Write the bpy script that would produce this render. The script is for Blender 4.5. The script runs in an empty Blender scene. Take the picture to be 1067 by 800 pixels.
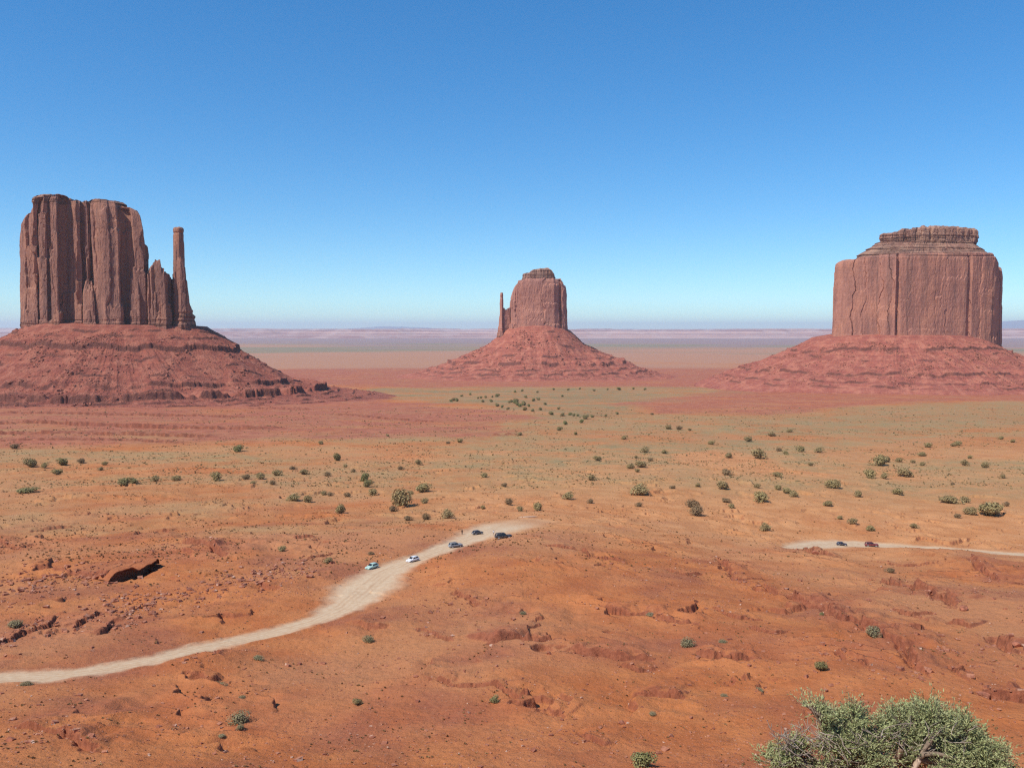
import bpy, bmesh, math, random, functools
import numpy as np
from mathutils import Vector, Matrix

random.seed(7)
C = bpy.context.scene.collection
SC = bpy.context.scene
R = math.radians

# ------------------------------------------------------------------ camera
PX_W, PX_H, FPX = 1067.0, 800.0, 924.0
PITCH = R(3.53)                       # camera looks slightly below the horizon
cd = bpy.data.cameras.new('camera')
cd.sensor_fit = 'HORIZONTAL'; cd.sensor_width = 36.0; cd.lens = 36.0 * FPX / PX_W
cd.clip_start = 0.1; cd.clip_end = 250000.0
cam = bpy.data.objects.new('camera', cd); C.objects.link(cam)
cam.location = (0, 0, 0); cam.rotation_euler = (R(90) - PITCH, 0, 0)
SC.camera = cam

# ------------------------------------------------------------------ sky and sun
SUN_EL, SUN_SIDE = R(52), R(36)       # sun high on the left, a little behind the camera
sun_dir = Vector((-math.cos(SUN_EL) * math.cos(SUN_SIDE), -math.cos(SUN_EL) * math.sin(SUN_SIDE), math.sin(SUN_EL)))
w = bpy.data.worlds.new('World'); SC.world = w; w.use_nodes = True
nt = w.node_tree; nt.nodes.clear()
sky = nt.nodes.new('ShaderNodeTexSky'); sky.sky_type = 'NISHITA'; sky.sun_disc = False
sky.sun_elevation = SUN_EL
sky.sun_rotation = math.atan2(sun_dir.x, sun_dir.y)
sky.altitude = 2600; sky.air_density = 1.0; sky.dust_density = 0.08; sky.ozone_density = 1.6
gm = nt.nodes.new('ShaderNodeGamma'); gm.inputs['Gamma'].default_value = 0.78
hs = nt.nodes.new('ShaderNodeHueSaturation'); hs.inputs['Saturation'].default_value = 1.50; hs.inputs['Value'].default_value = 1.34
tn = nt.nodes.new('ShaderNodeVectorMath'); tn.operation = 'MULTIPLY'; tn.inputs[1].default_value = (0.74, 0.99, 1.09)
bg = nt.nodes.new('ShaderNodeBackground'); bg.inputs['Strength'].default_value = 0.135
wo = nt.nodes.new('ShaderNodeOutputWorld')
nt.links.new(sky.outputs[0], gm.inputs['Color']); nt.links.new(gm.outputs[0], hs.inputs['Color']); nt.links.new(hs.outputs[0], tn.inputs[0]); nt.links.new(tn.outputs[0], bg.inputs['Color'])
nt.links.new(bg.outputs[0], wo.inputs['Surface'])

sl = bpy.data.lights.new('sun', 'SUN'); sl.energy = 4.0; sl.angle = R(0.53); sl.color = (1.0, 0.95, 0.88)
so = bpy.data.objects.new('sun', sl); C.objects.link(so); so.location = (-60, -40, 120)
so.rotation_euler = sun_dir.to_track_quat('Z', 'Y').to_euler()

SC.view_settings.view_transform = 'Standard'; SC.view_settings.look = 'None'
SC.view_settings.exposure = 0.22; SC.view_settings.gamma = 1.0; SC.view_settings.use_curve_mapping = False
SC.render.engine = 'CYCLES'
SC.cycles.use_denoising = False; SC.cycles.filter_width = 1.25
SC.cycles.max_bounces = 5; SC.cycles.diffuse_bounces = 3; SC.cycles.volume_bounces = 1
SC.cycles.transparent_max_bounces = 8

# ------------------------------------------------------------------ noise
def _h(ix, iy, seed):
    h = (ix.astype(np.int64) * 374761393 + iy.astype(np.int64) * 668265263 + seed * 974634777) & 0xffffffff
    h = ((h ^ (h >> 13)) * 1274126177) & 0xffffffff
    h = ((h ^ (h >> 16)) * 2246822519) & 0xffffffff
    return (h ^ (h >> 15)) & 0xffffffff

def noise2(x, y, seed=0):
    """gradient noise, about -0.7..0.7"""
    x = np.asarray(x, float); y = np.asarray(y, float)
    xi = np.floor(x); yi = np.floor(y); fx = x - xi; fy = y - yi
    xi = xi.astype(np.int64); yi = yi.astype(np.int64)
    u = fx * fx * fx * (fx * (fx * 6 - 15) + 10); v = fy * fy * fy * (fy * (fy * 6 - 15) + 10)
    def g(dx, dy):
        a = _h(xi + dx, yi + dy, seed) * (2 * math.pi / 4294967296.0)
        return np.cos(a) * (fx - dx) + np.sin(a) * (fy - dy)
    n00 = g(0, 0); n10 = g(1, 0); n01 = g(0, 1); n11 = g(1, 1)
    a = n00 + u * (n10 - n00); b = n01 + u * (n11 - n01)
    return a + v * (b - a)

def fbm(x, y, octv=4, seed=0, gain=0.5, lac=2.03):
    s = 0; a = 1; f = 1
    for i in range(octv):
        s = s + a * noise2(x * f + 17.3 * i, y * f - 9.1 * i, seed + i * 13)
        a *= gain; f *= lac
    return s

def rnd(i, seed=0):
    i = np.asarray(i)
    return _h(i, i * 0 + 7, seed) / 4294967296.0

def sm(a, b, x):
    t = np.clip((x - a) / (b - a), 0, 1)
    return t * t * (3 - 2 * t)

# ------------------------------------------------------------------ terrain height
YS = np.array([0.5, 3, 5, 8, 12, 30, 60, 85, 105, 150, 205, 260, 300, 370, 450, 600, 800, 1100, 1500, 2200, 3200, 5500, 12000, 30000, 90000], float)
COLS = {  # pixel column -> heights under the eye at those depths
    -250: [-1.65, -1.8, -2.9, -5.2, -8.3, -20, -36, -46, -53.2, -60.5, -67, -71.5, -75, -81, -87.5, -96, -103, -112, -126, -147, -165, -190, -221, -232, -236],
    0:    [-1.65, -1.8, -2.9, -5.2, -8.3, -20, -36, -46, -53.2, -60.6, -66.5, -70.8, -74, -80, -86.5, -95, -102.5, -112, -126, -147, -165, -190, -221, -232, -236],
    130:  [-1.65, -1.8, -2.9, -5.2, -8.3, -20, -36, -46, -53.2, -60.6, -66.5, -70.5, -74, -80, -86.5, -95, -102.5, -112, -126, -147, -165, -190, -221, -232, -236],
    270:  [-1.65, -1.8, -2.9, -5.2, -8.3, -20, -36, -46, -53.0, -60.6, -66.3, -69.8, -73, -79.5, -86, -94.5, -102, -112, -126, -147, -165, -190, -221, -232, -236],
    400:  [-1.65, -1.8, -2.9, -5.2, -8.3, -20, -36, -46, -52.8, -60.0, -66.0, -69.0, -71.5, -79, -85.5, -94, -102, -112, -126, -147, -165, -190, -221, -232, -236],
    533:  [-1.65, -1.8, -2.9, -5.2, -8.3, -20, -36, -46, -52.8, -59.5, -65.2, -69.3, -71.0, -78, -85, -94, -102, -112, -126, -147, -165, -190, -221, -232, -236],
    660:  [-1.65, -1.8, -2.9, -5.2, -8.3, -20, -36, -46, -53.0, -59.7, -66.2, -71.5, -75.3, -82.5, -87.5, -95.5, -102.5, -112, -126, -147, -165, -190, -221, -232, -236],
    800:  [-1.65, -1.8, -2.9, -5.2, -8.3, -20, -36, -46, -53.2, -59.5, -66.5, -73.8, -79.3, -87.5, -91.5, -97.5, -104, -113, -126, -147, -165, -190, -221, -232, -236],
    930:  [-1.65, -1.8, -2.9, -5.2, -8.3, -20, -36, -46, -53.2, -59.5, -67, -75, -81, -90, -92.8, -98.5, -105, -113.5, -126, -147, -165, -190, -221, -232, -236],
    1067: [-1.65, -1.8, -2.9, -5.2, -8.3, -20, -36, -46, -53.2, -59.5, -67, -75, -81, -90.5, -93.2, -98.8, -105, -113.5, -126, -147, -165, -190, -221, -232, -236],
    1320: [-1.65, -1.8, -2.9, -5.2, -8.3, -20, -36, -46, -53.2, -59.5, -67, -75, -81, -90.5, -93.5, -99, -105, -113.5, -126, -147, -165, -190, -221, -232, -236],
}
def pchip(xs, ys, xq):
    h = np.diff(xs); d = np.diff(ys) / h; n = len(xs); m = np.zeros(n)
    for i in range(1, n - 1):
        if d[i-1] * d[i] > 0:
            w1 = 2 * h[i] + h[i-1]; w2 = h[i] + 2 * h[i-1]
            m[i] = (w1 + w2) / (w1 / d[i-1] + w2 / d[i])
    m[0] = d[0]; m[-1] = d[-1]
    k = np.clip(np.searchsorted(xs, xq) - 1, 0, n - 2); t = np.clip((xq - xs[k]) / h[k], 0, 1)
    return ((1 + 2*t) * (1-t)**2 * ys[k] + t * (1-t)**2 * h[k] * m[k] + t*t*(3-2*t) * ys[k+1] + t*t*(t-1) * h[k] * m[k+1])

LY = np.log(YS); NV, NU = 2400, 321
vq = np.linspace(LY[0], LY[-1], NV)
cpx = np.array(sorted(COLS), float); cu = (cpx - 533.5) / FPX
tab0 = np.array([pchip(LY, np.array(COLS[int(c)], float), vq) for c in cpx])
uq = np.linspace(cu[0], cu[-1], NU)
TAB = np.array([pchip(cu, tab0[:, j], uq) for j in range(NV)])        # NV x NU

def base_z(x, y):
    x = np.asarray(x, float); y = np.asarray(y, float)
    r = np.hypot(x, y) + 1e-6; th = np.abs(np.arctan2(x, y))
    s = r * np.cos(np.minimum(th, R(48)))
    u = np.clip(np.tan(np.clip(np.arctan2(x, y), -R(48), R(48))), uq[0], uq[-1])
    fv = np.clip((np.log(np.maximum(s, 0.5)) - vq[0]) / (vq[1] - vq[0]), 0, NV - 1.001)
    fu = np.clip((u - uq[0]) / (uq[1] - uq[0]), 0, NU - 1.001)
    i = fv.astype(int); j = fu.astype(int); a = fv - i; b = fu - j
    z = (TAB[i, j] * (1-a) * (1-b) + TAB[i+1, j] * a * (1-b) + TAB[i, j+1] * (1-a) * b + TAB[i+1, j+1] * a * b)
    back = sm(R(95), R(150), th)                 # the overlook's own plateau behind the viewer
    return z * (1 - back) + (-1.7) * back

def tan_row(row):
    return math.tan(PITCH + math.atan((row - 400.0) / FPX))

YSCAN = np.exp(np.linspace(math.log(95), math.log(80000), 5000))
def world_at(px, row):
    """the point of the bare valley floor seen at that place of the photograph"""
    # pixel column to lateral slope: exact for a pitched pinhole
    t = tan_row(row); u = (px - 533.5) / FPX * (math.cos(PITCH) + t * math.sin(PITCH))
    f = base_z(u * YSCAN, YSCAN) + t * YSCAN
    k = int(np.argmax(f > 0)) if (f > 0).any() else len(YSCAN) - 1
    if k == 0:
        return u * YSCAN[0], YSCAN[0]
    a, b = f[k-1], f[k]; y = YSCAN[k-1] + (YSCAN[k] - YSCAN[k-1]) * (-a) / (b - a)
    return u * y, y

# roads: (column, row, half width in metres)
ROAD_A = [(-120, 716, 3.6), (0, 706, 3.6), (60, 703, 3.6), (120, 696, 3.4), (170, 686, 3.3), (220, 673, 3.3), (275, 661, 3.3), (325, 648, 3.4),
          (360, 632, 4.6), (381, 614, 7.6), (400, 598, 5.6), (430, 584, 3.6), (460, 573, 3.8), (486, 563, 5.2), (512, 553, 8.5), (532, 547, 10.0), (556, 543, 7.0)]
ROAD_B = [(818, 572, 1.6), (834, 570, 5.5), (856, 567.5, 7.5), (880, 567, 6.5), (905, 567.5, 5.6), (950, 570.5, 5.4), (1000, 573.5, 5.4), (1067, 578, 5.4), (1190, 586, 5.4)]
def poly_world(pts):
    return [(*world_at(p[0], p[1]), *p[2:]) for p in pts]
RA, RB = poly_world(ROAD_A), poly_world(ROAD_B)

def road_ruts(x, y):
    m = np.zeros(x.shape); berm = np.zeros(x.shape)
    for P in (RA, RB):
        xs = [p[0] for p in P]; ys_ = [p[1] for p in P]
        k = (x > min(xs)-25) & (x < max(xs)+25) & (y > min(ys_)-25) & (y < max(ys_)+25)
        if not k.any(): continue
        d, s, t, wd = seg_dist(x[k], y[k], P); o = d * s + 0.5 * noise2(x[k]/14, y[k]/14, 77)
        r = np.zeros(d.shape)
        for c in (-2.1, -0.7, 0.75, 2.0): r = np.maximum(r, np.exp(-((o - c) / 0.36) ** 2) * np.clip(0.6 + noise2(x[k]/9 + c, y[k]/9, 78), 0, 1))
        m[k] = np.maximum(m[k], r)
        q = d / wd + 0.25 * noise2(x[k]/5, y[k]/5, 79)
        berm[k] = np.maximum(berm[k], np.exp(-((q - 1.3) / 0.22) ** 2) * np.clip(0.35 + 1.2 * fbm(x[k]/6, y[k]/6, 2, 80), 0, 1))
    return m, berm

def seg_dist(x, y, pts):
    """signed distance to a polyline (positive on its left), parameter along it 0..1, interpolated width"""
    best = np.full(x.shape, 1e9); side = np.zeros(x.shape); par = np.zeros(x.shape); wid = np.zeros(x.shape)
    L = [0]
    for a, b in zip(pts[:-1], pts[1:]): L.append(L[-1] + math.hypot(b[0]-a[0], b[1]-a[1]))
    for k, (a, b) in enumerate(zip(pts[:-1], pts[1:])):
        dx, dy = b[0]-a[0], b[1]-a[1]; l2 = dx*dx + dy*dy + 1e-9
        t = np.clip(((x-a[0])*dx + (y-a[1])*dy) / l2, 0, 1)
        qx = x - a[0] - t*dx; qy = y - a[1] - t*dy; d = np.hypot(qx, qy)
        s = np.sign(dx*qy - dy*qx); m = d < best
        best = np.where(m, d, best); side = np.where(m, s, side)
        par = np.where(m, (L[k] + t * (L[k+1]-L[k])) / L[-1], par)
        if len(a) > 2: wid = np.where(m, a[2] + t * (b[2]-a[2]), wid)
    return best, side, par, wid

def road_mask(x, y, a=1.6, b=0.5):
    m = np.zeros(x.shape)
    for P in (RA, RB):
        xs = [p[0] for p in P]; ys_ = [p[1] for p in P]
        k = (x > min(xs)-25) & (x < max(xs)+25) & (y > min(ys_)-25) & (y < max(ys_)+25)
        if not k.any(): continue
        d, s, t, wd = seg_dist(x[k], y[k], P)
        d = d + 1.5 * noise2(x[k]/7.0, y[k]/7.0, 4) + 1.0 * noise2(x[k]/3.0, y[k]/3.0, 5) + 0.5 * noise2(x[k]/1.2, y[k]/1.2, 6)
        fade = 1 - 0.75 * sm(0.86, 1.0, t) if P is RA else 1.0
        m[k] = np.maximum(m[k], sm(a, b, d / wd) * (fade if a < 2 else 1))
    return m

# rock ledges traced as lines on the ground: points (column, row), step height
LEDGES = [
 ([(562,578),(596,582.5),(615,590),(663,596.5)], 0.9), ([(612,638.7),(646,647),(674,648.6),(697,655.6),(733,661)], 1.1),
 ([(500,678),(535,675),(562,678),(584,675)], 2.0), ([(584,688),(612,692),(655,695),(694,693.5)], 1.7),
 ([(719,689),(742,690.7),(764,695),(798,696)], 1.0), ([(747.5,585),(761,599),(771,610.6),(798,613)], 1.3),
 ([(439.5,708),(480,720),(520,721),(538,732),(592,737)], 0.7), ([(430,657),(452,664),(471,674)], 0.5),
 ([(594.6,766),(633,779.5)], 0.5), ([(655,732),(682,732),(718,734.5)], 1.1),
 ([(910,605),(925,611.5),(952,619.5),(965.6,625),(984,633),(1003,643.7)], 2.0),
 ([(785,611),(820,627.6),(852,633),(879,647.8),(893,652),(920,666.6),(941,681),(965,705),(979,719)], 1.7),
 ([(1008,586),(1025,596),(1043,607)], 1.6), ([(1052,610),(1100,608)], 1.4), ([(1030,669),(1046,677),(1058,685)], 1.8),
 ([(987,701),(995,706),(1008,703)], 0.9), ([(949,665),(968,666.6)], 0.8), ([(1022,722),(1037,729),(1062,731),(1090,728)], 1.7),
 ([(836,574.5),(850,581),(862,585)], 1.8),
 ([(-20,678),(0,671),(28,660.5),(45.5,653.5),(65,641)], 0.9), ([(79,653.5),(108,638)], 1.0), ([(105,660.5),(122,646.5),(133,646)], 1.0),
 ([(187,566),(210,571),(233,575),(235,584)], 2.2), ([(159,554),(182,554)], 1.0), ([(135,559),(154,554)], 1.2),
 ([(79,540),(100,536)], 1.4), ([(24,555.5),(70,550),(88,549)], 1.4), ([(304,566),(330,562)], 1.0), ([(203,678),(218,682),(231,690)], 1.0),
 ([(-10,560),(18,572),(40,566)], 1.0), ([(320,584),(352,577)], 0.7),
 ([(-60,430),(60,431),(180,434),(300,437)], 3.0), ([(-60,442),(40,442),(130,445),(250,448),(330,446)], 3.5), ([(-60,452),(90,452),(235,455)], 3.0), ([(-60,460),(60,459),(140,458),(200,461)], 2.0), ([(330,432),(400,436),(470,440)], 2.0), ([(250,425),(330,427)], 2.5),
 ([(540,452),(512,453.5)], 2.0), 
 ([(0,770),(40,768),(75,782),(110,797)], 1.0), ([(690,600),(712,606),(735,604)], 0.9), ([(640,700),(668,706),(690,703)], 0.7),
 ([(870,690),(890,700),(905,698)], 0.8), ([(780,660),(805,668),(826,664)], 0.8), ([(560,745),(590,752)], 0.6), ([(925,640),(950,648),(975,646)], 0.9),
 ([(470,622),(492,632),(500,640)], 0.9), ([(905,586),(940,592),(985,590)], 0.8), ([(985,655),(1015,660)], 1.0), ([(740,640),(770,650),(800,652)], 0.7),
]
LEDGES_W = [([world_at(*p) for p in pts], h) for pts, h in LEDGES]
# the deep undercut step on the left: raised ground left of this line, faces right and away from the sun
SCARP_EDGE = [world_at(*p) for p in [(114,607.5),(128,604.5),(146,600),(160,596),(172,591)]]

def shifted(P, o):
    out = []
    for i, p in enumerate(P):
        a, b = P[max(i-1, 0)], P[min(i+1, len(P)-1)]; L = math.hypot(b[0]-a[0], b[1]-a[1]); out.append((p[0] - (b[1]-a[1])/L*o, p[1] + (b[0]-a[0])/L*o))
    return out
SCARP = shifted(SCARP_EDGE, 3.0)                      # the back wall of the hollow lies under the overhang

def ledge_offset(x, y):
    z = np.zeros(x.shape)
    for k, (pts, h) in enumerate(LEDGES_W + [(SCARP, 2.7)]):
        scale = max(h, 0.8); back = 11 * scale; front = 1.3 * scale
        xs = [p[0] for p in pts]; ys_ = [p[1] for p in pts]
        q = (x > min(xs)-back) & (x < max(xs)+back) & (y > min(ys_)-back) & (y < max(ys_)+back)
        if not q.any(): continue
        X, Y = x[q], y[q]
        wob = scale * (1.9 * noise2(X/(6.5*scale), Y/(6.5*scale), 11+k) + 1.1 * noise2(X/(2.6*scale), Y/(2.6*scale), 31+k) + 0.6 * noise2(X/(0.9*scale), Y/(0.9*scale), 61+k))
        if pts is SCARP: wob = wob * 0.45
        d, s, t, _ = seg_dist(X + wob, Y + wob * 0.6, pts); d = d * s
        end = sm(0.0, 0.18, t) * sm(1.0, 0.82, t) if pts is not SCARP else sm(0.0, 0.08, t + 0.06*noise2(X/2.0, Y/2.0, 3)) * sm(1.0, 0.90, t)
        inside = (t > 0.001) & (t < 0.999)
        crumb = np.clip(0.62 + 1.15 * fbm(X/(5.0*scale), Y/(5.0*scale), 3, 91+k), 0.05, 1.25)
        if pts is SCARP: crumb = 1.0
        up = (h if pts is SCARP else 1.05*h) * crumb * sm(-0.12*scale, 0.16*scale, d) * np.exp(-np.maximum(d, 0) / (6.0*scale))
        dn = -(0.75 if pts is SCARP else 0.55) * h * sm(-front * (1.6 if pts is SCARP else 1), -0.2*scale, d) * sm(0.25*scale, -0.1*scale, d)
        z[q] += (up + dn) * end * inside
    return z

# broad mounds: (column, row, radius m, height m)
MOUNDS = [(196,692,9,1.7),(980,584,24,3.2),(600,600,40,1.8),(382,650,11,1.4),(740,505,90,5.5),(845,590,22,2.0),(250,570,26,1.8),(120,520,60,3.0),
          (60,790,18,2.0),(520,600,26,2.2),(700,640,30,1.6),(1040,640,26,2.2),(640,560,50,2.2),(330,610,20,1.4),(870,700,18,1.4),(560,700,22,1.6)]
MOUNDS_W = [(*world_at(a, b), r, h) for a, b, r, h in MOUNDS]

def terrain_z(x, y, spacing=None):
    x = np.asarray(x, float); y = np.asarray(y, float)
    shp = x.shape; x = x.ravel(); y = y.ravel()
    r = np.hypot(x, y); z = base_z(x, y)
    if spacing is None: sp = np.maximum(0.25, r * r * 4.5e-6)
    else: sp = spacing.ravel()
    rm = road_mask(x, y, 3.4, 1.0)
    for mx, my, mr, mh in MOUNDS_W:
        z = z + mh * np.exp(-((x-mx)**2 + ((y-my)*0.8)**2) / (mr*mr)) * (1 - 0.8 * rm)
    far = sm(60, 100, r)
    det = np.zeros(x.shape)
    for i, (lam, amp) in enumerate([(420, 5.0), (170, 3.4), (70, 1.7), (30, 0.95), (13, 0.62), (6, 0.36), (2.8, 0.22), (1.3, 0.13), (0.62, 0.07)]):
        wgt = sm(1.2, 3.2, lam / sp)
        lo = sm(lam * 0.5, lam * 3.0, r)               # broad waves only well away from the overlook
        k = (wgt * lo) > 0.001
        if not k.any(): continue
        n = noise2(x[k]/lam + 3.1*i, y[k]/lam - 1.7*i, 200 + i)
        if lam < 100: n = 0.55 * n + 0.45 * (0.35 - np.abs(noise2(x[k]/lam*0.8 + 50, y[k]/lam*0.8, 300 + i)) * 1.6) * 0.8
        det[k] += amp * n * wgt[k] * lo[k] * (0.55 if lam > 100 else 1.0)
    # stepped bedding: hidden rock layers break the slope into low treads
    k = (r > 90) & (r < 900)
    if k.any():
        X, Y = x[k], y[k]
        f = z[k] + det[k] + 3.2 * fbm(X/55, Y/55, 3, 400) + 0.9 * fbm(X/9, Y/9, 3, 410)
        q = f / 1.5; fr = q - np.floor(q)
        step = (sm(0.40, 0.52, fr) - fr) * 1.5
        msk = np.clip(fbm(X/30, Y/30, 3, 420) * 2.6 + 0.12, 0, 1) * sm(900, 500, r[k])
        det[k] += step * msk * 1.25
    z = z + det * far * (1 - 0.85 * rm) + 0.03 * noise2(x*0.9, y*0.9, 9) * far
    z = z + ledge_offset(x, y) * (1 - 0.95 * rm) - 0.05 * rm + 0.38 * road_ruts(x, y)[1]
    return z.reshape(shp)

# ------------------------------------------------------------------ mesh helpers
def mesh_np(name, verts, faces, mat=None, parent=None, smooth=True, attrs=None, link=True):
    """faces: (n,k) int array, all of one size"""
    me = bpy.data.meshes.new(name)
    v = np.ascontiguousarray(verts, dtype=np.float32); f = np.ascontiguousarray(faces, dtype=np.int32)
    n, k = f.shape
    me.vertices.add(len(v)); me.vertices.foreach_set('co', v.ravel())
    me.loops.add(n * k); me.loops.foreach_set('vertex_index', f.ravel())
    me.polygons.add(n)
    me.polygons.foreach_set('loop_start', np.arange(0, n * k, k, dtype=np.int32))
    me.polygons.foreach_set('use_smooth', np.full(n, smooth, dtype=bool))
    me.update(calc_edges=True)
    if attrs:
        for an, av in attrs.items():
            at = me.attributes.new(an, 'FLOAT', 'POINT'); at.data.foreach_set('value', np.ascontiguousarray(av, dtype=np.float32).ravel())
    if mat: me.materials.append(mat)
    o = bpy.data.objects.new(name, me)
    if link: C.objects.link(o)
    if parent: o.parent = parent
    return o

def grid_faces(nr, nc, wrap=False):
    i = np.arange(nr - 1)[:, None]; j = np.arange(nc if wrap else nc - 1)[None, :]; j2 = (j + 1) % nc
    a = i * nc + j; b = i * nc + j2; c = (i + 1) * nc + j2; d = (i + 1) * nc + j
    return np.stack([a, b, c, d], -1).reshape(-1, 4)

def empty(name, loc, label, cat, group=None, rz=0.0):
    o = bpy.data.objects.new(name, None); C.objects.link(o); o.location = loc; o.rotation_euler = (0, 0, rz)
    o.empty_display_size = 0.5
    o['label'] = label; o['category'] = cat
    if group: o['group'] = group
    return o

def tag(o, label, cat, group=None):
    o['label'] = label; o['category'] = cat
    if group: o['group'] = group
    return o

# ------------------------------------------------------------------ materials
class NT:
    def __init__(self, name):
        self.m = bpy.data.materials.new(name); self.m.use_nodes = True
        self.t = self.m.node_tree; self.t.nodes.clear()
        self.out = self.n('ShaderNodeOutputMaterial'); self.b = self.n('ShaderNodeBsdfPrincipled')
        self.l(self.b.outputs[0], self.out.inputs[0])
        self.b.inputs['Roughness'].default_value = 0.95
        self.b.inputs['Specular IOR Level'].default_value = 0.135
    def n(self, t): return self.t.nodes.new(t)
    def l(self, a, b): self.t.links.new(a, b)
    def val(self, x):
        return x
    def put(self, sock, x):
        if hasattr(x, 'is_linked') or hasattr(x, 'links'): self.l(x, sock)
        elif isinstance(x, (tuple, list)): sock.default_value = (*x, 1.0) if len(x) == 3 and sock.type == 'RGBA' else x
        else: sock.default_value = x
    def math(self, op, a, b=0.0, c=None, clamp=False):
        n = self.n('ShaderNodeMath'); n.operation = op; n.use_clamp = clamp
        self.put(n.inputs[0], a); self.put(n.inputs[1], b)
        if c is not None: self.put(n.inputs[2], c)
        return n.outputs[0]
    def mix(self, f, a, b):
        n = self.n('ShaderNodeMix'); n.data_type = 'RGBA'; n.clamp_factor = True
        self.put(n.inputs[0], f); self.put(n.inputs[6], a); self.put(n.inputs[7], b)
        return n.outputs[2]
    def mul(self, a, fac):
        n = self.n('ShaderNodeVectorMath'); n.operation = 'SCALE'; self.put(n.inputs[0], a); self.put(n.inputs['Scale'], fac)
        return n.outputs[0]
    def step(self, x, a, b):
        n = self.n('ShaderNodeMapRange'); n.interpolation_type = 'SMOOTHSTEP'
        self.put(n.inputs[0], x); n.inputs[1].default_value = a; n.inputs[2].default_value = b
        return n.outputs[0]
    def pos(self):
        return self.n('ShaderNodeNewGeometry').outputs['Position']
    def obj(self):
        return self.n('ShaderNodeTexCoord').outputs['Object']
    def scale(self, v, s, off=(0, 0, 0)):
        n = self.n('ShaderNodeMapping'); self.l(v, n.inputs[0]); n.inputs['Scale'].default_value = s; n.inputs['Location'].default_value = off
        return n.outputs[0]
    def noise(self, v, scale, detail=4, rough=0.55):
        n = self.n('ShaderNodeTexNoise'); self.l(v, n.inputs['Vector']); n.inputs['Scale'].default_value = scale
        n.inputs['Detail'].default_value = detail; n.inputs['Roughness'].default_value = rough
        return n.outputs[0]
    def attr(self, name):
        n = self.n('ShaderNodeAttribute'); n.attribute_name = name
        return n.outputs['Fac']
    def bump(self, h, strength=0.5, dist=0.2):
        n = self.n('ShaderNodeBump'); n.inputs['Strength'].default_value = strength; n.inputs['Distance'].default_value = dist
        self.l(h, n.inputs['Height']); self.l(n.outputs[0], self.b.inputs['Normal'])
    def done(self, col):
        self.put(self.b.inputs['Base Color'], col); return self.m

def mat_ground():
    N = NT('desert_ground'); p = N.pos()
    n_big = N.noise(p, 0.012, 5); n_mid = N.noise(p, 0.09, 5); n_fin = N.noise(p, 0.9, 5, 0.65); n_grit = N.noise(p, 4.5, 3, 0.7)
    sand = N.mix(N.step(n_mid, 0.35, 0.65), (0.440, 0.136, 0.044), (0.530, 0.186, 0.062))
    sand = N.mix(N.step(n_big, 0.42, 0.62), sand, (0.490, 0.205, 0.085))
    rock = N.mix(N.step(n_fin, 0.38, 0.62), (0.285, 0.088, 0.045), (0.400, 0.140, 0.066))
    c = N.mix(N.attr('rock'), sand, rock)
    red = N.mix(N.step(n_mid, 0.35, 0.65), (0.345, 0.102, 0.060), (0.450, 0.155, 0.085))
    c = N.mix(N.attr('red'), c, red)
    c = N.mix(N.math('MULTIPLY', N.attr('pale'), 0.75), c, N.mix(N.step(n_mid, 0.35, 0.65), (0.540, 0.235, 0.090), (0.640, 0.310, 0.130)))
    # dry grass: patchy, with darker brush specks
    g = N.attr('grass')
    patch = N.step(N.noise(N.scale(p, (1, 1, 1)), 0.05, 6, 0.7), 0.36, 0.62)
    gcol = N.mix(N.step(n_fin, 0.4, 0.6), (0.345, 0.215, 0.090), (0.400, 0.265, 0.125))
    gcol = N.mix(N.attr('green'), gcol, (0.225, 0.195, 0.095))
    c = N.mix(N.math('MULTIPLY', g, N.math('MULTIPLY_ADD', patch, 0.65, 0.35)), c, gcol)
    speck = N.step(N.noise(p, 0.42, 4, 0.75), 0.60, 0.68)
    c = N.mix(N.math('MULTIPLY', N.math('MULTIPLY', speck, g), 0.65), c, (0.15, 0.105, 0.05))
    # pale dust of the tracks, slightly worn into two ruts by noise
    dust = N.mix(N.step(n_fin, 0.35, 0.65), (0.560, 0.375, 0.220), (0.640, 0.465, 0.295))
    dust = N.mix(N.math('MULTIPLY', N.attr('rut'), 0.65), dust, (0.47, 0.27, 0.145))
    c = N.mix(N.attr('road'), c, dust)
    c = N.mix(N.math('MULTIPLY', N.step(n_fin, 0.50, 0.66), N.math('MULTIPLY_ADD', N.attr('road'), -0.35, 0.42)), c, N.mul(c, 0.66))
    c = N.mix(N.math('MULTIPLY', N.step(n_grit, 0.56, 0.70), 0.35), c, N.mul(c, 0.62))
    c = N.mix(N.math('MULTIPLY', N.step(N.noise(p, 2.4, 2), 0.66, 0.72), 0.35), c, (0.56, 0.36, 0.24))
    # far basins: bands of differently coloured soil
    c = N.mix(N.attr('far_sand'), c, (0.43, 0.215, 0.125))
    c = N.mix(N.attr('far_green'), c, (0.22, 0.195, 0.110))
    c = N.mix(N.attr('far_purple'), c, (0.30, 0.185, 0.165))
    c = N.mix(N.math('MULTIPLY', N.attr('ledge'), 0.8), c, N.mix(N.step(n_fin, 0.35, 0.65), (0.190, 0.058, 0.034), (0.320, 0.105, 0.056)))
    hgt = N.math('ADD', N.math('MULTIPLY', n_fin, 0.8), N.math('MULTIPLY', n_grit, 0.25))
    N.bump(N.math('MULTIPLY', hgt, N.math('MULTIPLY_ADD', N.attr('road'), -0.85, 1.0)), 0.95, 0.55)
    return N.done(c)

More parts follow.
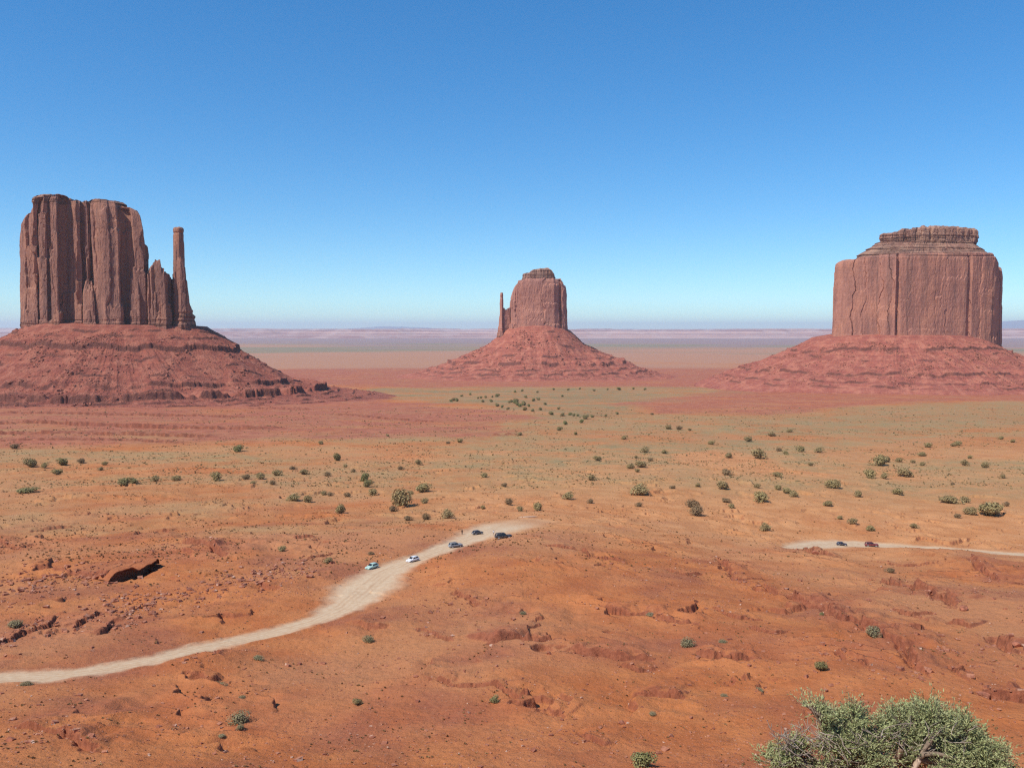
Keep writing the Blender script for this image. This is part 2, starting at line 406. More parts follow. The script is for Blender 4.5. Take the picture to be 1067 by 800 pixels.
def mat_talus(name, tint=1.0, red=1.0):
    N = NT(name); p = N.pos()
    sx = N.n('ShaderNodeSeparateXYZ'); N.l(p, sx.inputs[0])
    wz = N.math('ADD', sx.outputs[2], N.math('MULTIPLY', N.noise(p, 0.02, 4), 9.0))
    cz = N.n('ShaderNodeCombineXYZ'); N.l(wz, cz.inputs[2])
    band = N.noise(cz.outputs[0], 0.16, 4, 0.7)
    n1 = N.noise(p, 0.05, 6, 0.65); n2 = N.noise(p, 0.35, 5, 0.7)
    a = (0.325 * tint, 0.100 * tint, 0.062 * tint / red); b = (0.240 * tint, 0.072 * tint, 0.050 * tint / red); d = (0.41 * tint, 0.155 * tint, 0.096 * tint)
    c = N.mix(N.step(band, 0.40, 0.60), b, a)
    c = N.mix(N.math('MULTIPLY', N.step(n1, 0.42, 0.66), 0.8), c, d)
    c = N.mix(N.math('MULTIPLY', N.step(n2, 0.56, 0.70), 0.55), c, N.mul(c, 0.5))
    c = N.mix(N.math('MULTIPLY', N.step(N.noise(p, 0.6, 3), 0.63, 0.70), 0.5), c, (0.46, 0.24, 0.16))
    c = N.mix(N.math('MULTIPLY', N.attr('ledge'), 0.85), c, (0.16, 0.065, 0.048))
    N.bump(N.math('ADD', n2, N.math('MULTIPLY', N.noise(p, 1.1, 3), 0.4)), 0.9, 3.0)
    return N.done(c)

def mat_cliff(name, light, dark, warm, s=1.0):
    N = NT(name); p = N.pos()
    rgb = N.n('ShaderNodeRGB'); rgb.outputs[0].default_value = (*dark, 1); dark_ = rgb.outputs[0]
    streak = N.noise(N.scale(p, (0.11*s, 0.11*s, 0.011*s)), 1.0, 5, 0.65)
    broad = N.noise(N.scale(p, (0.022*s, 0.022*s, 0.012*s)), 1.0, 4, 0.55)
    fine = N.noise(N.scale(p, (0.5*s, 0.5*s, 0.07*s)), 1.0, 4, 0.7)
    varn = N.noise(N.scale(p, (0.06*s, 0.06*s, 0.0045*s), (31, 7, 3)), 1.0, 5, 0.6)
    bed = N.noise(N.scale(p, (0.004*s, 0.004*s, 0.20*s)), 1.0, 4, 0.65)
    c = N.mix(N.step(streak, 0.38, 0.62), dark, light)
    c = N.mix(N.math('MULTIPLY', N.step(broad, 0.47, 0.66), 0.75), c, warm)
    c = N.mix(N.math('MULTIPLY', N.step(varn, 0.50, 0.60), 0.55), c, N.mix(0.5, N.mul(dark_, 0.75), (0.20, 0.125, 0.105)))
    c = N.mix(N.math('MULTIPLY', N.step(fine, 0.55, 0.70), 0.4), c, N.mul(c, 0.6))
    c = N.mix(N.math('MULTIPLY', N.step(bed, 0.58, 0.68), 0.35), c, N.mul(c, 0.68))
    c = N.mix(N.attr('beds'), c, N.mix(N.step(N.noise(N.scale(p, (0.01*s, 0.01*s, 0.35*s)), 1.0, 3), 0.42, 0.56), N.mul(c, 0.55), c))
    N.bump(N.math('ADD', N.math('MULTIPLY', streak, 0.6), fine), 0.8, 3.2)
    return N.done(c)

def mat_plain(name, col, var=0.25, scale=3.0, rough=0.9, spec=0.15):
    N = NT(name); n = N.noise(N.obj(), scale, 4, 0.6)
    c = N.mix(N.step(n, 0.3, 0.7), tuple(x * (1 - var) for x in col), tuple(min(1, x * (1 + var)) for x in col))
    N.b.inputs['Roughness'].default_value = rough; N.b.inputs['Specular IOR Level'].default_value = spec
    return N.done(c)

def mat_leaf(name, a, b, scale=1.5):
    N = NT(name); p = N.pos()
    n = N.noise(p, scale, 4, 0.7)
    N.b.inputs['Roughness'].default_value = 0.75
    return N.done(N.mix(N.step(n, 0.35, 0.65), a, b))

M_GROUND = mat_ground()
# ------------------------------------------------------------------ valley floor: one sheet
def inside(x, y, poly):
    c = np.zeros(x.shape, bool); n = len(poly)
    for i in range(n):
        x1, y1 = poly[i][:2]; x2, y2 = poly[(i+1) % n][:2]
        if y1 == y2: continue
        k = ((y1 > y) != (y2 > y)) & (x < (x2-x1) * (y - y1) / (y2-y1) + x1)
        c ^= k
    return c

def zone(x, y, pts, soft):
    P = [world_at(*p) for p in pts]
    xs = [p[0] for p in P]; ys_ = [p[1] for p in P]; m = np.zeros(x.shape)
    q = (x > min(xs)-2*soft) & (x < max(xs)+2*soft) & (y > min(ys_)-2*soft) & (y < max(ys_)+2*soft)
    X, Y = x[q], y[q]
    X2 = X + soft * 1.6 * fbm(X/(soft*2.5), Y/(soft*2.5), 3, 700); Y2 = Y + soft * 1.2 * fbm(X/(soft*2.5), Y/(soft*2.5), 3, 720)
    d, _, _, _ = seg_dist(X2, Y2, P + [P[0]])
    sgn = np.where(inside(X2, Y2, P), 1.0, -1.0)
    m[q] = sm(-0.6*soft, 0.6*soft, d * sgn)
    return m

def build_ground():
    rows = np.concatenate([np.arange(812, 640, -0.55), np.arange(640, 430, -0.36), np.arange(430, 352, -0.30)])
    t = np.array([tan_row(r) for r in rows])
    zc = base_z(np.zeros_like(YSCAN) + 1e-3, YSCAN)
    ratio = -zc / YSCAN                                   # decreasing with depth
    yr = np.interp(-t, -ratio, YSCAN)
    near = np.concatenate([[0.4], np.geomspace(0.8, 60, 60), np.linspace(61.5, yr[0]-0.4, 40)])
    far = np.geomspace(yr[-1]*1.05, 90000, 24)
    rad = np.concatenate([near, yr, far]); rad = np.unique(np.round(rad, 3))
    a_in = np.arange(-31.2, 31.21, 0.05)
    out = []
    a, stp = 31.2, 0.05
    while a < 180: stp = min(stp * 1.13, 5.0); a += stp; out.append(a)
    out = np.array(out); out = 31.2 + (out - 31.2) * (180 - 31.2) / (out[-1] - 31.2)
    ang = np.radians(np.concatenate([-out[::-1], a_in, out]))          # -180 .. 180, seam behind the viewer
    rr, aa = np.meshgrid(rad, ang, indexing='ij')
    x = rr * np.sin(aa); y = rr * np.cos(aa)
    drow = np.gradient(rad)[:, None] * np.ones_like(aa)
    sp = np.maximum(drow * 0.8, rr * np.gradient(ang)[None, :])
    z = terrain_z(x, y, sp)
    X, Y = x.ravel(), y.ravel(); RR = rr.ravel()
    u = X / np.maximum(Y, 1.0)
    front = (Y > 40)
    streak = fbm(X/260, Y/90, 4, 801); patch = fbm(X/60, Y/40, 4, 811)
    right = sm(-0.16, 0.05, u)
    gl = sm(400, 560, Y) * sm(1500, 1050, Y)
    grass = gl * np.clip(0.50 + 0.45 * right + 1.0 * streak + 0.5 * patch, 0, 1)
    grass = np.maximum(grass, 0.55 * sm(300, 330, Y) * sm(560, 430, Y) * sm(-0.02, -0.12, u) * np.clip(0.5 + 1.3*patch, 0, 1))
    band = zone(X, Y, [(300,409),(420,404),(560,402),(700,403),(800,404),(760,410),(690,420),(640,440),(590,441),(556,430),(480,424),(420,414),(340,413)], 60)
    grass = np.maximum(grass, band * np.clip(0.95 + streak, 0, 1))
    green = np.maximum(band * np.clip(0.55 + 0.8*streak, 0, 1), 0.8 * zone(X, Y, [(110,505),(145,502),(150,514),(120,518)], 9))
    green = np.maximum(green, 0.7 * zone(X, Y, [(8,508),(40,507),(50,515),(15,517)], 9))
    olive = zone(X, Y, [(870,425),(1000,419),(1200,419),(1200,445),(980,446),(860,452),(800,448)], 60)
    grass = np.maximum(grass, olive * 0.92); green = np.maximum(green, 0.25 * olive)
    olive2 = zone(X, Y, [(560,462),(640,440),(800,436),(900,452),(760,470),(690,486),(640,500),(540,500),(470,480)], 35)
    grass = np.maximum(grass, olive2 * np.clip(0.68 + 0.8*patch + 0.6*streak, 0, 1)); green = np.maximum(green, olive2 * np.clip(0.1 + 0.8*patch, 0, 0.5))
    bare = zone(X, Y, [(700,474),(735,468),(770,472),(800,482),(830,494),(760,497),(700,488)], 12)
    bare2 = zone(X, Y, [(840,474),(980,455),(1200,452),(1200,478),(1000,474),(900,490)], 25)
    grass = grass * (1 - 0.95*bare) * (1 - 0.6*bare2)
    red = zone(X, Y, [(-500,470),(0,464),(180,462),(330,458),(450,457),(515,455),(560,441),(545,432),(470,425),(420,416),(330,405),(-500,400)], 55)
    red = np.maximum(red, zone(X, Y, [(230,386),(430,380),(700,381),(830,386),(720,404),(560,403),(400,404),(320,402)], 90))
    red = np.maximum(red, 0.9 * zone(X, Y, [(650,420),(740,409),(800,398),(1100,400),(1600,400),(1600,417),(1000,418),(860,427),(760,433),(690,431)], 45))
    red = np.maximum(red, 0.35 * np.clip(0.2 + 1.5 * fbm(X/70, Y/45, 3, 840), 0, 1) * sm(420, 300, Y))
    red = np.clip(red, 0, 1) * np.clip(0.72 + 0.25*sm(800, 1100, Y) + 1.0 * fbm(X/120, Y/60, 4, 846) + 0.25*streak, 0.2, 1)
    grass = np.maximum(grass * (1 - 0.8 * np.clip(red, 0, 1)), 0.5 * red * np.clip(1.6 * fbm(X/90, Y/45, 3, 848) - 0.05, 0, 1))
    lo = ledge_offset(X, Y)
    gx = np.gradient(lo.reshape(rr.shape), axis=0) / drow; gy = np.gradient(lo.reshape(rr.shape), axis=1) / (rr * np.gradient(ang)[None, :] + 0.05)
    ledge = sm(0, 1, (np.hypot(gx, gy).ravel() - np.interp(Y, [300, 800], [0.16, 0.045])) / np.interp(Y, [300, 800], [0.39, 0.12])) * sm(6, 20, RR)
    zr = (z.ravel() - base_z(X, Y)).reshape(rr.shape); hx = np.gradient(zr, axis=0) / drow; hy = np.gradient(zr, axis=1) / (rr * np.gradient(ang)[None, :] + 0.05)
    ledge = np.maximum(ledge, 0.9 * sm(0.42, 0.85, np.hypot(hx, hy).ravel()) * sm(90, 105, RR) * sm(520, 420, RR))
    rock = np.clip(np.abs(lo) * 0.7, 0, 1) * 0.6
    rock = np.maximum(rock, 0.75 * np.clip(fbm(X/30, Y/30, 4, 850) * 2.4 - 0.15, 0, 1) * sm(480, 330, Y))
    road = road_mask(X, Y)
    wob = fbm(X/2600, Y/1300, 4, 870) * 0.45
    L = np.log(np.maximum(RR, 1)) + wob
    far_sand = sm(math.log(3600), math.log(4600), L) * 0.9
    far_green = sm(math.log(7200), math.log(9200), L) * np.clip(0.55 + 1.7 * fbm(X/3500, Y/2200, 4, 880), 0, 0.85)
    far_purple = sm(math.log(11500), math.log(14500), L)
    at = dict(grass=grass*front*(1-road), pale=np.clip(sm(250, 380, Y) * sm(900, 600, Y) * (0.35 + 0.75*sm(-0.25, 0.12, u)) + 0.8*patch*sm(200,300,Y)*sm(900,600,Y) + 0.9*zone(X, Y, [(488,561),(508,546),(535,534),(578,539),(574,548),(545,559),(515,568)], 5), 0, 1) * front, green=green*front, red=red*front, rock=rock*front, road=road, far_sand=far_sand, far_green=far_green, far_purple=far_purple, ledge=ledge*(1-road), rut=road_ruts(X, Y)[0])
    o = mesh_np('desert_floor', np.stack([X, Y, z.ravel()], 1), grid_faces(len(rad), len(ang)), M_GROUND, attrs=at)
    o['kind'] = 'structure'
    return o
build_ground()

def build_mesas():
    N = NT('mesa_strata'); p = N.pos()
    cz = N.scale(p, (0.00006, 0.00006, 0.03))
    b = N.noise(cz, 1.0, 4, 0.6); n = N.noise(p, 0.0016, 5, 0.6)
    c = N.mix(N.step(b, 0.42, 0.58), (0.30, 0.125, 0.105), (0.54, 0.315, 0.25))
    c = N.mix(N.math('MULTIPLY', N.step(n, 0.45, 0.62), 0.6), c, (0.56, 0.37, 0.31))
    M = N.done(c)
    x = np.linspace(-34000, 34000, 900); s = np.linspace(0, 1, 90)
    for nm, y0, y1, top, var, seed in (('mesa_hills', 21000, 30000, -20, 95, 1), ('mesa_hills', 34000, 42000, 10, 70, 2)):
        xx, ss = np.meshgrid(x, s, indexing='xy'); yy = y0 + (y1 - y0) * ss
        edge = 0.34 + 0.26 * fbm(xx/5200, yy*0 + seed, 4, 900+seed) + 0.07 * fbm(xx/900, yy/900, 3, 910+seed)
        bench = sm(edge - 0.22, edge - 0.02, ss) * 0.45 + sm(edge, edge + 0.10, ss) * 0.55
        skyl = top + var * fbm(xx/9000, ss*0 + 3, 3, 920+seed) + 18 * np.round(2 * fbm(xx/2500, ss*0, 2, 930+seed))
        if seed == 1:
            skyl = skyl - 95 * sm(-6500, -9500, xx) - 40 * sm(3000, 900, np.abs(xx + 1500))
        z = -234 + (skyl + 234) * bench + 14 * fbm(xx/600, yy/600, 3, 940)*bench
        z = np.where(ss < 0.02, -260, z)
        o = mesh_np(nm, np.stack([xx.ravel(), yy.ravel(), z.ravel()], 1), grid_faces(90, 900), M); o['kind'] = 'structure'
    # faint blue ranges beyond
    N = NT('far_range'); MR = N.done((0.19, 0.20, 0.24))
    x = np.linspace(-52000, 52000, 700)
    xx, ss = np.meshgrid(x, np.linspace(0, 1, 40), indexing='xy'); yy = 58000 + 9000 * ss
    prof = 150 * np.exp(-((xx + 8800)/3300)**2) + 640 * np.exp(-((xx - 36800)/5200)**2) + 110 * fbm(xx/5000, ss*0, 4, 960)
    z = -240 + (240 + prof) * np.sin(np.pi * np.clip(ss*0.9 + 0.02, 0, 1))
    o = mesh_np('mountain_range', np.stack([xx.ravel(), yy.ravel(), z.ravel()], 1), grid_faces(40, 700), MR); o['kind'] = 'structure'
build_mesas()

# ------------------------------------------------------------------ buttes
def wx(px, Y, row=345):
    t = tan_row(row); return (px - 533.5) / FPX * (math.cos(PITCH) + t * math.sin(PITCH)) * Y
def wz(row, Y):
    return -tan_row(row) * Y

def resample(pts, n):
    P = np.array(pts + [pts[0]], float); L = np.concatenate([[0], np.cumsum(np.hypot(*np.diff(P, axis=0).T))])
    s = np.linspace(0, L[-1], n, endpoint=False)
    return np.stack([np.interp(s, L, P[:, 0]), np.interp(s, L, P[:, 1])], 1), s, L[-1]

def smooth_loop(a, k):
    for _ in range(k): a = (np.roll(a, 1, 0) + 2 * a + np.roll(a, -1, 0)) / 4
    return a

def rock_tower(name, pts, zb, ztop, mat, parent, n_s=900, n_t=180, joint=(6, 18), amp=3.0, crack=2.5, slabs=3.0,
          taper=((0, -3), (0.05, -0.5), (0.9, 2), (0.965, 4.5), (1, 9)), beds=0.12, seed=1, tr=2.0, rounds=3, bedtop=0.0, bedamp=0.6, yref=0.0):
    P, s, per = resample(pts, n_s); P = smooth_loop(P, rounds)
    T = np.roll(P, -1, 0) - np.roll(P, 1, 0); T /= np.linalg.norm(T, axis=1, keepdims=True) + 1e-9
    Nn = np.stack([T[:, 1], -T[:, 0]], 1)
    if np.sum(Nn * (P - P.mean(0))) < 0: Nn = -Nn
    Nn = smooth_loop(Nn, 4); Nn /= np.linalg.norm(Nn, axis=1, keepdims=True) + 1e-9
    rg = np.random.RandomState(seed); br = [0.0]
    while br[-1] < per: br.append(br[-1] + rg.uniform(*joint) * rg.choice([0.55, 1, 1, 1.7]))
    br = np.array(br); br[-1] = max(br[-1], per)
    off = rg.uniform(-1, 1, len(br)) * amp
    nb = 4
    bz = rg.uniform(0.08, 0.98, (len(br), nb)); bo = rg.choice([0, 0, 1, 1], (len(br), nb)) * rg.uniform(0.25, 1.0, (len(br), nb)) * slabs
    cd_ = rg.choice([0.3, 0.6, 1.6], len(br)) * crack
    t = np.linspace(0, 1, n_t)
    yr_ = yref or pts[0][1]
    zt = ztop(P[:, 0] * yr_ / P[:, 1]) if callable(ztop) else np.full(n_s, float(ztop))
    zt = zt + tr * noise2(s/9.0, s*0 + seed, seed) + 0.6*tr*np.round(2*noise2(s/16.0, s*0, seed+3))
    zz = zb + (zt[None, :] - zb) * t[:, None]
    tp = np.interp(t, [a for a, _ in taper], [b for _, b in taper])
    rad_ = P - P.mean(0); mr_ = np.mean(np.hypot(rad_[:, 0], rad_[:, 1]))
    PT = P[None] - rad_[None] * (np.clip(tp, -99, 0.8 * mr_) / mr_)[:, None, None]
    tilt = rg.uniform(-1, 1, len(br)) * np.minimum(0.065 * np.diff(np.append(br, per + 20)), 3.5) * min(1, amp / 2.0)
    jw = 0.5 * (joint[0] + joint[1])                       # joints wander as they rise, so no pillar is a straight extrusion
    sw_ = np.clip(s[None, :] + jw * (0.42 * fbm(zz/70 + 5, np.broadcast_to(s/(3.0*jw), zz.shape), 3, seed+2) + 0.10 * noise2(zz/11, np.broadcast_to(s/jw, zz.shape), seed+3)), 0, per - 1e-3)
    ci = np.clip(np.searchsorted(br, sw_, 'right') - 1, 0, len(br) - 2); cw = br[ci+1] - br[ci]; cl = sw_ - br[ci]; ed = np.minimum(cl, cw - cl)
    zmod = np.clip(0.62 + 1.15 * noise2(ci * 3.7, zz / 55.0, seed+4), 0.05, 1.3)
    d = 0 * tp[:, None] + (off[ci] + tilt[ci] * (cl / np.maximum(cw, 1e-3) - 0.5) * 2) * zmod
    H = (zz - zb) / (zt.max() - zb)
    for b in range(nb):
        wv = 0.05 * noise2(s/7.0, s*0+b, seed+50)[None, :]
        d = d - bo[ci, b] * sm(0, 0.014, H + wv - bz[ci, b])
        d = d + 0.5 * bo[ci, b] * sm(0.35, 0.9, H)               # keep the face about upright
    zd = zz / 60.0
    ck = np.exp(-(ed / 1.1) ** 2) * cd_[ci] * np.clip(0.55 + 1.2 * noise2(np.broadcast_to(s/20.0, zz.shape), zd, seed+5), 0, 1.2)
    d = d - ck
    ss = np.broadcast_to(s, zz.shape)
    blk = np.round(2.2 * fbm(ss/15, zz/38, 2, seed+7)) * 0.55 + np.round(2.0 * noise2(ss/6.5 + 0.6*noise2(zz/14, ss/30, seed+8), zz/20, seed+9)) * 0.32
    d = d + (0.8 * fbm(ss/36, zz/120, 3, seed+6) + 0.85*blk) * amp * 0.5 + 0.40 * fbm(ss/4.5, zz/12, 3, seed+10)
    d = d - 0.7 * bedamp * np.clip(noise2(zz/5.5, ss/160, seed+11) * 3.0, 0, 1) * (0.22 + 3.0 * (H < beds) + 3.0 * (H > 1 - bedtop))
    d = d + 0.9 * bedamp * np.sign(noise2(zz/13.0, ss/400, seed+12)) * ((H < beds) | (H > 1 - bedtop))
    if beds > 0: d = d + 1.5 * noise2(ss/3.2, zz/30, seed+13) * (H < beds)
    x = PT[:, :, 0] + Nn[None, :, 0] * d; y = PT[:, :, 1] + Nn[None, :, 1] * d
    rings = [np.stack([x, y, zz], -1)]
    cen = P.mean(0); xl, yl, zl = x[-1], y[-1], zz[-1]; zmid = float(np.median(zt))
    m = 26; f = (1 - (np.arange(1, m+1) / m))[:, None]
    tx = cen[0] + (xl - cen[0]) * f; ty = cen[1] + (yl - cen[1]) * f
    zc = ztop(tx * yr_ / ty) if callable(ztop) else zmid
    tz = (zl * f + (1 - f) * zc) + np.sin(np.pi * np.clip(f, 0, 1)) * 0 + tr * 0.8 * fbm(tx/14, ty/14, 3, seed+20) * (1 - f) ** 0.2
    rings.append(np.stack([tx, ty, tz], -1))
    V = np.concatenate(rings, 0); nr = V.shape[0]
    bd = np.zeros((nr, n_s)); bd[:n_t] = np.maximum(sm(beds, beds*0.7, H) if beds > 0 else 0, sm(1-bedtop, 1-bedtop*0.8, H) if bedtop > 0 else 0)
    F = grid_faces(nr, n_s, True)
    if np.sum((P - np.roll(P, 1, 0))[:, 1] * P[:, 0]) < 0: F = F[:, ::-1]
    return mesh_np(name, V.reshape(-1, 3), F, mat, parent, smooth=False, attrs={'beds': bd.ravel()})

def rock_blocks(rg, xyz, size, squash=0.7):
    """one mesh's worth of angular blocks: jittered boxes, each turned and tilted"""
    n = len(xyz); base = np.array([[-1,-1,-1],[1,-1,-1],[1,1,-1],[-1,1,-1],[-1,-1,1],[1,-1,1],[1,1,1],[-1,1,1]], float)
    B = base[None] * rg.uniform(0.55, 1.1, (n, 8, 3)); B = B * np.stack([rg.uniform(0.7, 1.4, n), rg.uniform(0.6, 1.1, n), rg.uniform(0.45, 1.0, n) * squash], 1)[:, None, :]
    a = rg.uniform(0, 6.283, n); tl = rg.normal(0, 0.35, n)
    y1 = B[..., 1] * np.cos(tl)[:, None] - B[..., 2] * np.sin(tl)[:, None]; z1 = B[..., 1] * np.sin(tl)[:, None] + B[..., 2] * np.cos(tl)[:, None]
    x1 = B[..., 0]
    X = x1 * np.cos(a)[:, None] - y1 * np.sin(a)[:, None]; Y = x1 * np.sin(a)[:, None] + y1 * np.cos(a)[:, None]
    V = np.stack([X, Y, z1], -1) * (size * 0.5)[:, None, None] + xyz[:, None, :]
    f = np.array([[0,3,2,1],[4,5,6,7],[0,1,5,4],[1,2,6,5],[2,3,7,6],[3,0,4,7]])
    F = (f[None] + (np.arange(n) * 8)[:, None, None]).reshape(-1, 4)
    return V.reshape(-1, 3), F

def talus(cx, cy, rx, ry, expo, foot, prof, ledges, mat, parent, seed, n_s=1300, dmax=450, step=1.4, boulders=900, bmax=5.0, bmat=None, skirt=-45, floor=-135):
    # directions crowded towards the side the valley sees
    th = np.linspace(-math.pi, math.pi, n_s, endpoint=False); th = th - 0.45 * np.sin(th)     # th=0 faces the viewer
    dx, dy = np.sin(th), -np.cos(th)
    r0 = (np.abs(dx / rx) ** expo + np.abs(dy / ry) ** expo) ** (-1 / expo)
    dense = np.arange(0, prof[-2][0], step)
    D = np.concatenate([np.linspace(skirt, -1, 12), dense, np.linspace(prof[-2][0], dmax, 30)[1:]])
    pd, pz = [p[0] for p in prof], [p[1] for p in prof]
    d = np.broadcast_to(D[:, None], (len(D), n_s)); TH = np.broadcast_to(th[None, :], d.shape); arc = TH * (r0[None, :] + np.maximum(d, 0))
    X = cx + dx[None] * (r0[None] + d); Y = cy + dy[None] * (r0[None] + d)
    wob = 16 * fbm(X/90, Y/90, 3, seed) * sm(0, 60, d)
    z = np.interp(d + wob, pd, pz)
    led = np.zeros_like(z)
    for k, (dj, h, cover, flute) in enumerate(ledges):
        ar = TH * (r0[None] + dj)
        msk = sm(0.0, 0.35, fbm(ar/70, ar*0 + k, 3, seed+10+k) + cover)
        loc = d - dj + 7 * fbm(ar/50, ar*0, 3, seed+30+k) + 2.2 * noise2(ar/8, ar*0, seed+40+k) + flute * 3.0 * np.round(1.4*noise2(ar/9, ar*0, seed+45+k))
        z = z + h * msk * np.exp(np.minimum(loc, 0) / (2.2*h)) * sm(0.9*step, -0.9*step, loc)
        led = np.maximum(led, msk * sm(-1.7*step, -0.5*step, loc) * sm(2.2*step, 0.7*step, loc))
    gul = np.abs(noise2(TH * 9 * (rx/150), d/260, seed+60)) + 0.5*np.abs(noise2(TH * 23 * (rx/150), d/170, seed+61))
    z = z - 4.5 * gul * sm(8, 90, d) * sm(dmax, 200, d) + 2.2
    z = z + (2.0 * fbm(X/34, Y/34, 3, seed+70) + 0.9 * fbm(X/9, Y/9, 3, seed+71) + 0.7*noise2(X/3.2, Y/3.2, seed+73)) * sm(-5, 20, d) * sm(dmax*1.1, dmax*0.5, d)
    z = z + foot(X - cx)[...] * sm(230, 0, d)
    V = np.stack([X, Y, z], -1)
    o = mesh_np('talus_slope', V.reshape(-1, 3), grid_faces(len(D), n_s, True)[:, ::-1], mat, parent, attrs={'ledge': np.clip(led, 0, 1).ravel()})
    rg = np.random.RandomState(seed)
    if boulders:
        dens = (np.abs(TH) < 2.0) & (d > 25) & (d < prof[-2][0] * 1.05)
        idx = np.flatnonzero(dens.ravel()); wgt = np.clip(0.25 + 1.5 * fbm(X.ravel()[idx]/70, Y.ravel()[idx]/70, 2, seed+80), 0.03, 1)
        pick = rg.choice(idx, boulders, p=wgt / wgt.sum())
        sz = np.minimum(bmax * 0.22 / rg.uniform(0.03, 1, boulders) ** 0.6, bmax * 1.3)
        Vb, Fb = rock_blocks(rg, V.reshape(-1, 3)[pick] + np.array([0, 0, 0.2]), sz, 0.9)
        b = mesh_np('fallen_boulders', Vb, Fb, bmat or mat, parent, smooth=False); b['kind'] = 'stuff'
    return o

M_CLIFF_W = mat_cliff('varnished_sandstone', (0.415, 0.200, 0.134), (0.285, 0.136, 0.098), (0.480, 0.228, 0.140))
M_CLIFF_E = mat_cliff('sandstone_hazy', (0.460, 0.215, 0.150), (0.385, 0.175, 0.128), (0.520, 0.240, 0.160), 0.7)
M_CLIFF_M = mat_cliff('sandstone_rosy', (0.475, 0.218, 0.148), (0.350, 0.160, 0.115), (0.560, 0.252, 0.155), 0.8)
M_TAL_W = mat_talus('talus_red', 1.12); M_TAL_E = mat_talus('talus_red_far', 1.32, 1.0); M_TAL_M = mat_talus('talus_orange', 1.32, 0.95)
M_CAP = mat_cliff('cap_rock_beds', (0.440, 0.240, 0.160), (0.300, 0.145, 0.100), (0.520, 0.310, 0.205), 1.0)
M_BOULD = mat_plain('boulder_rock', (0.32, 0.125, 0.080), 0.35, 0.2)

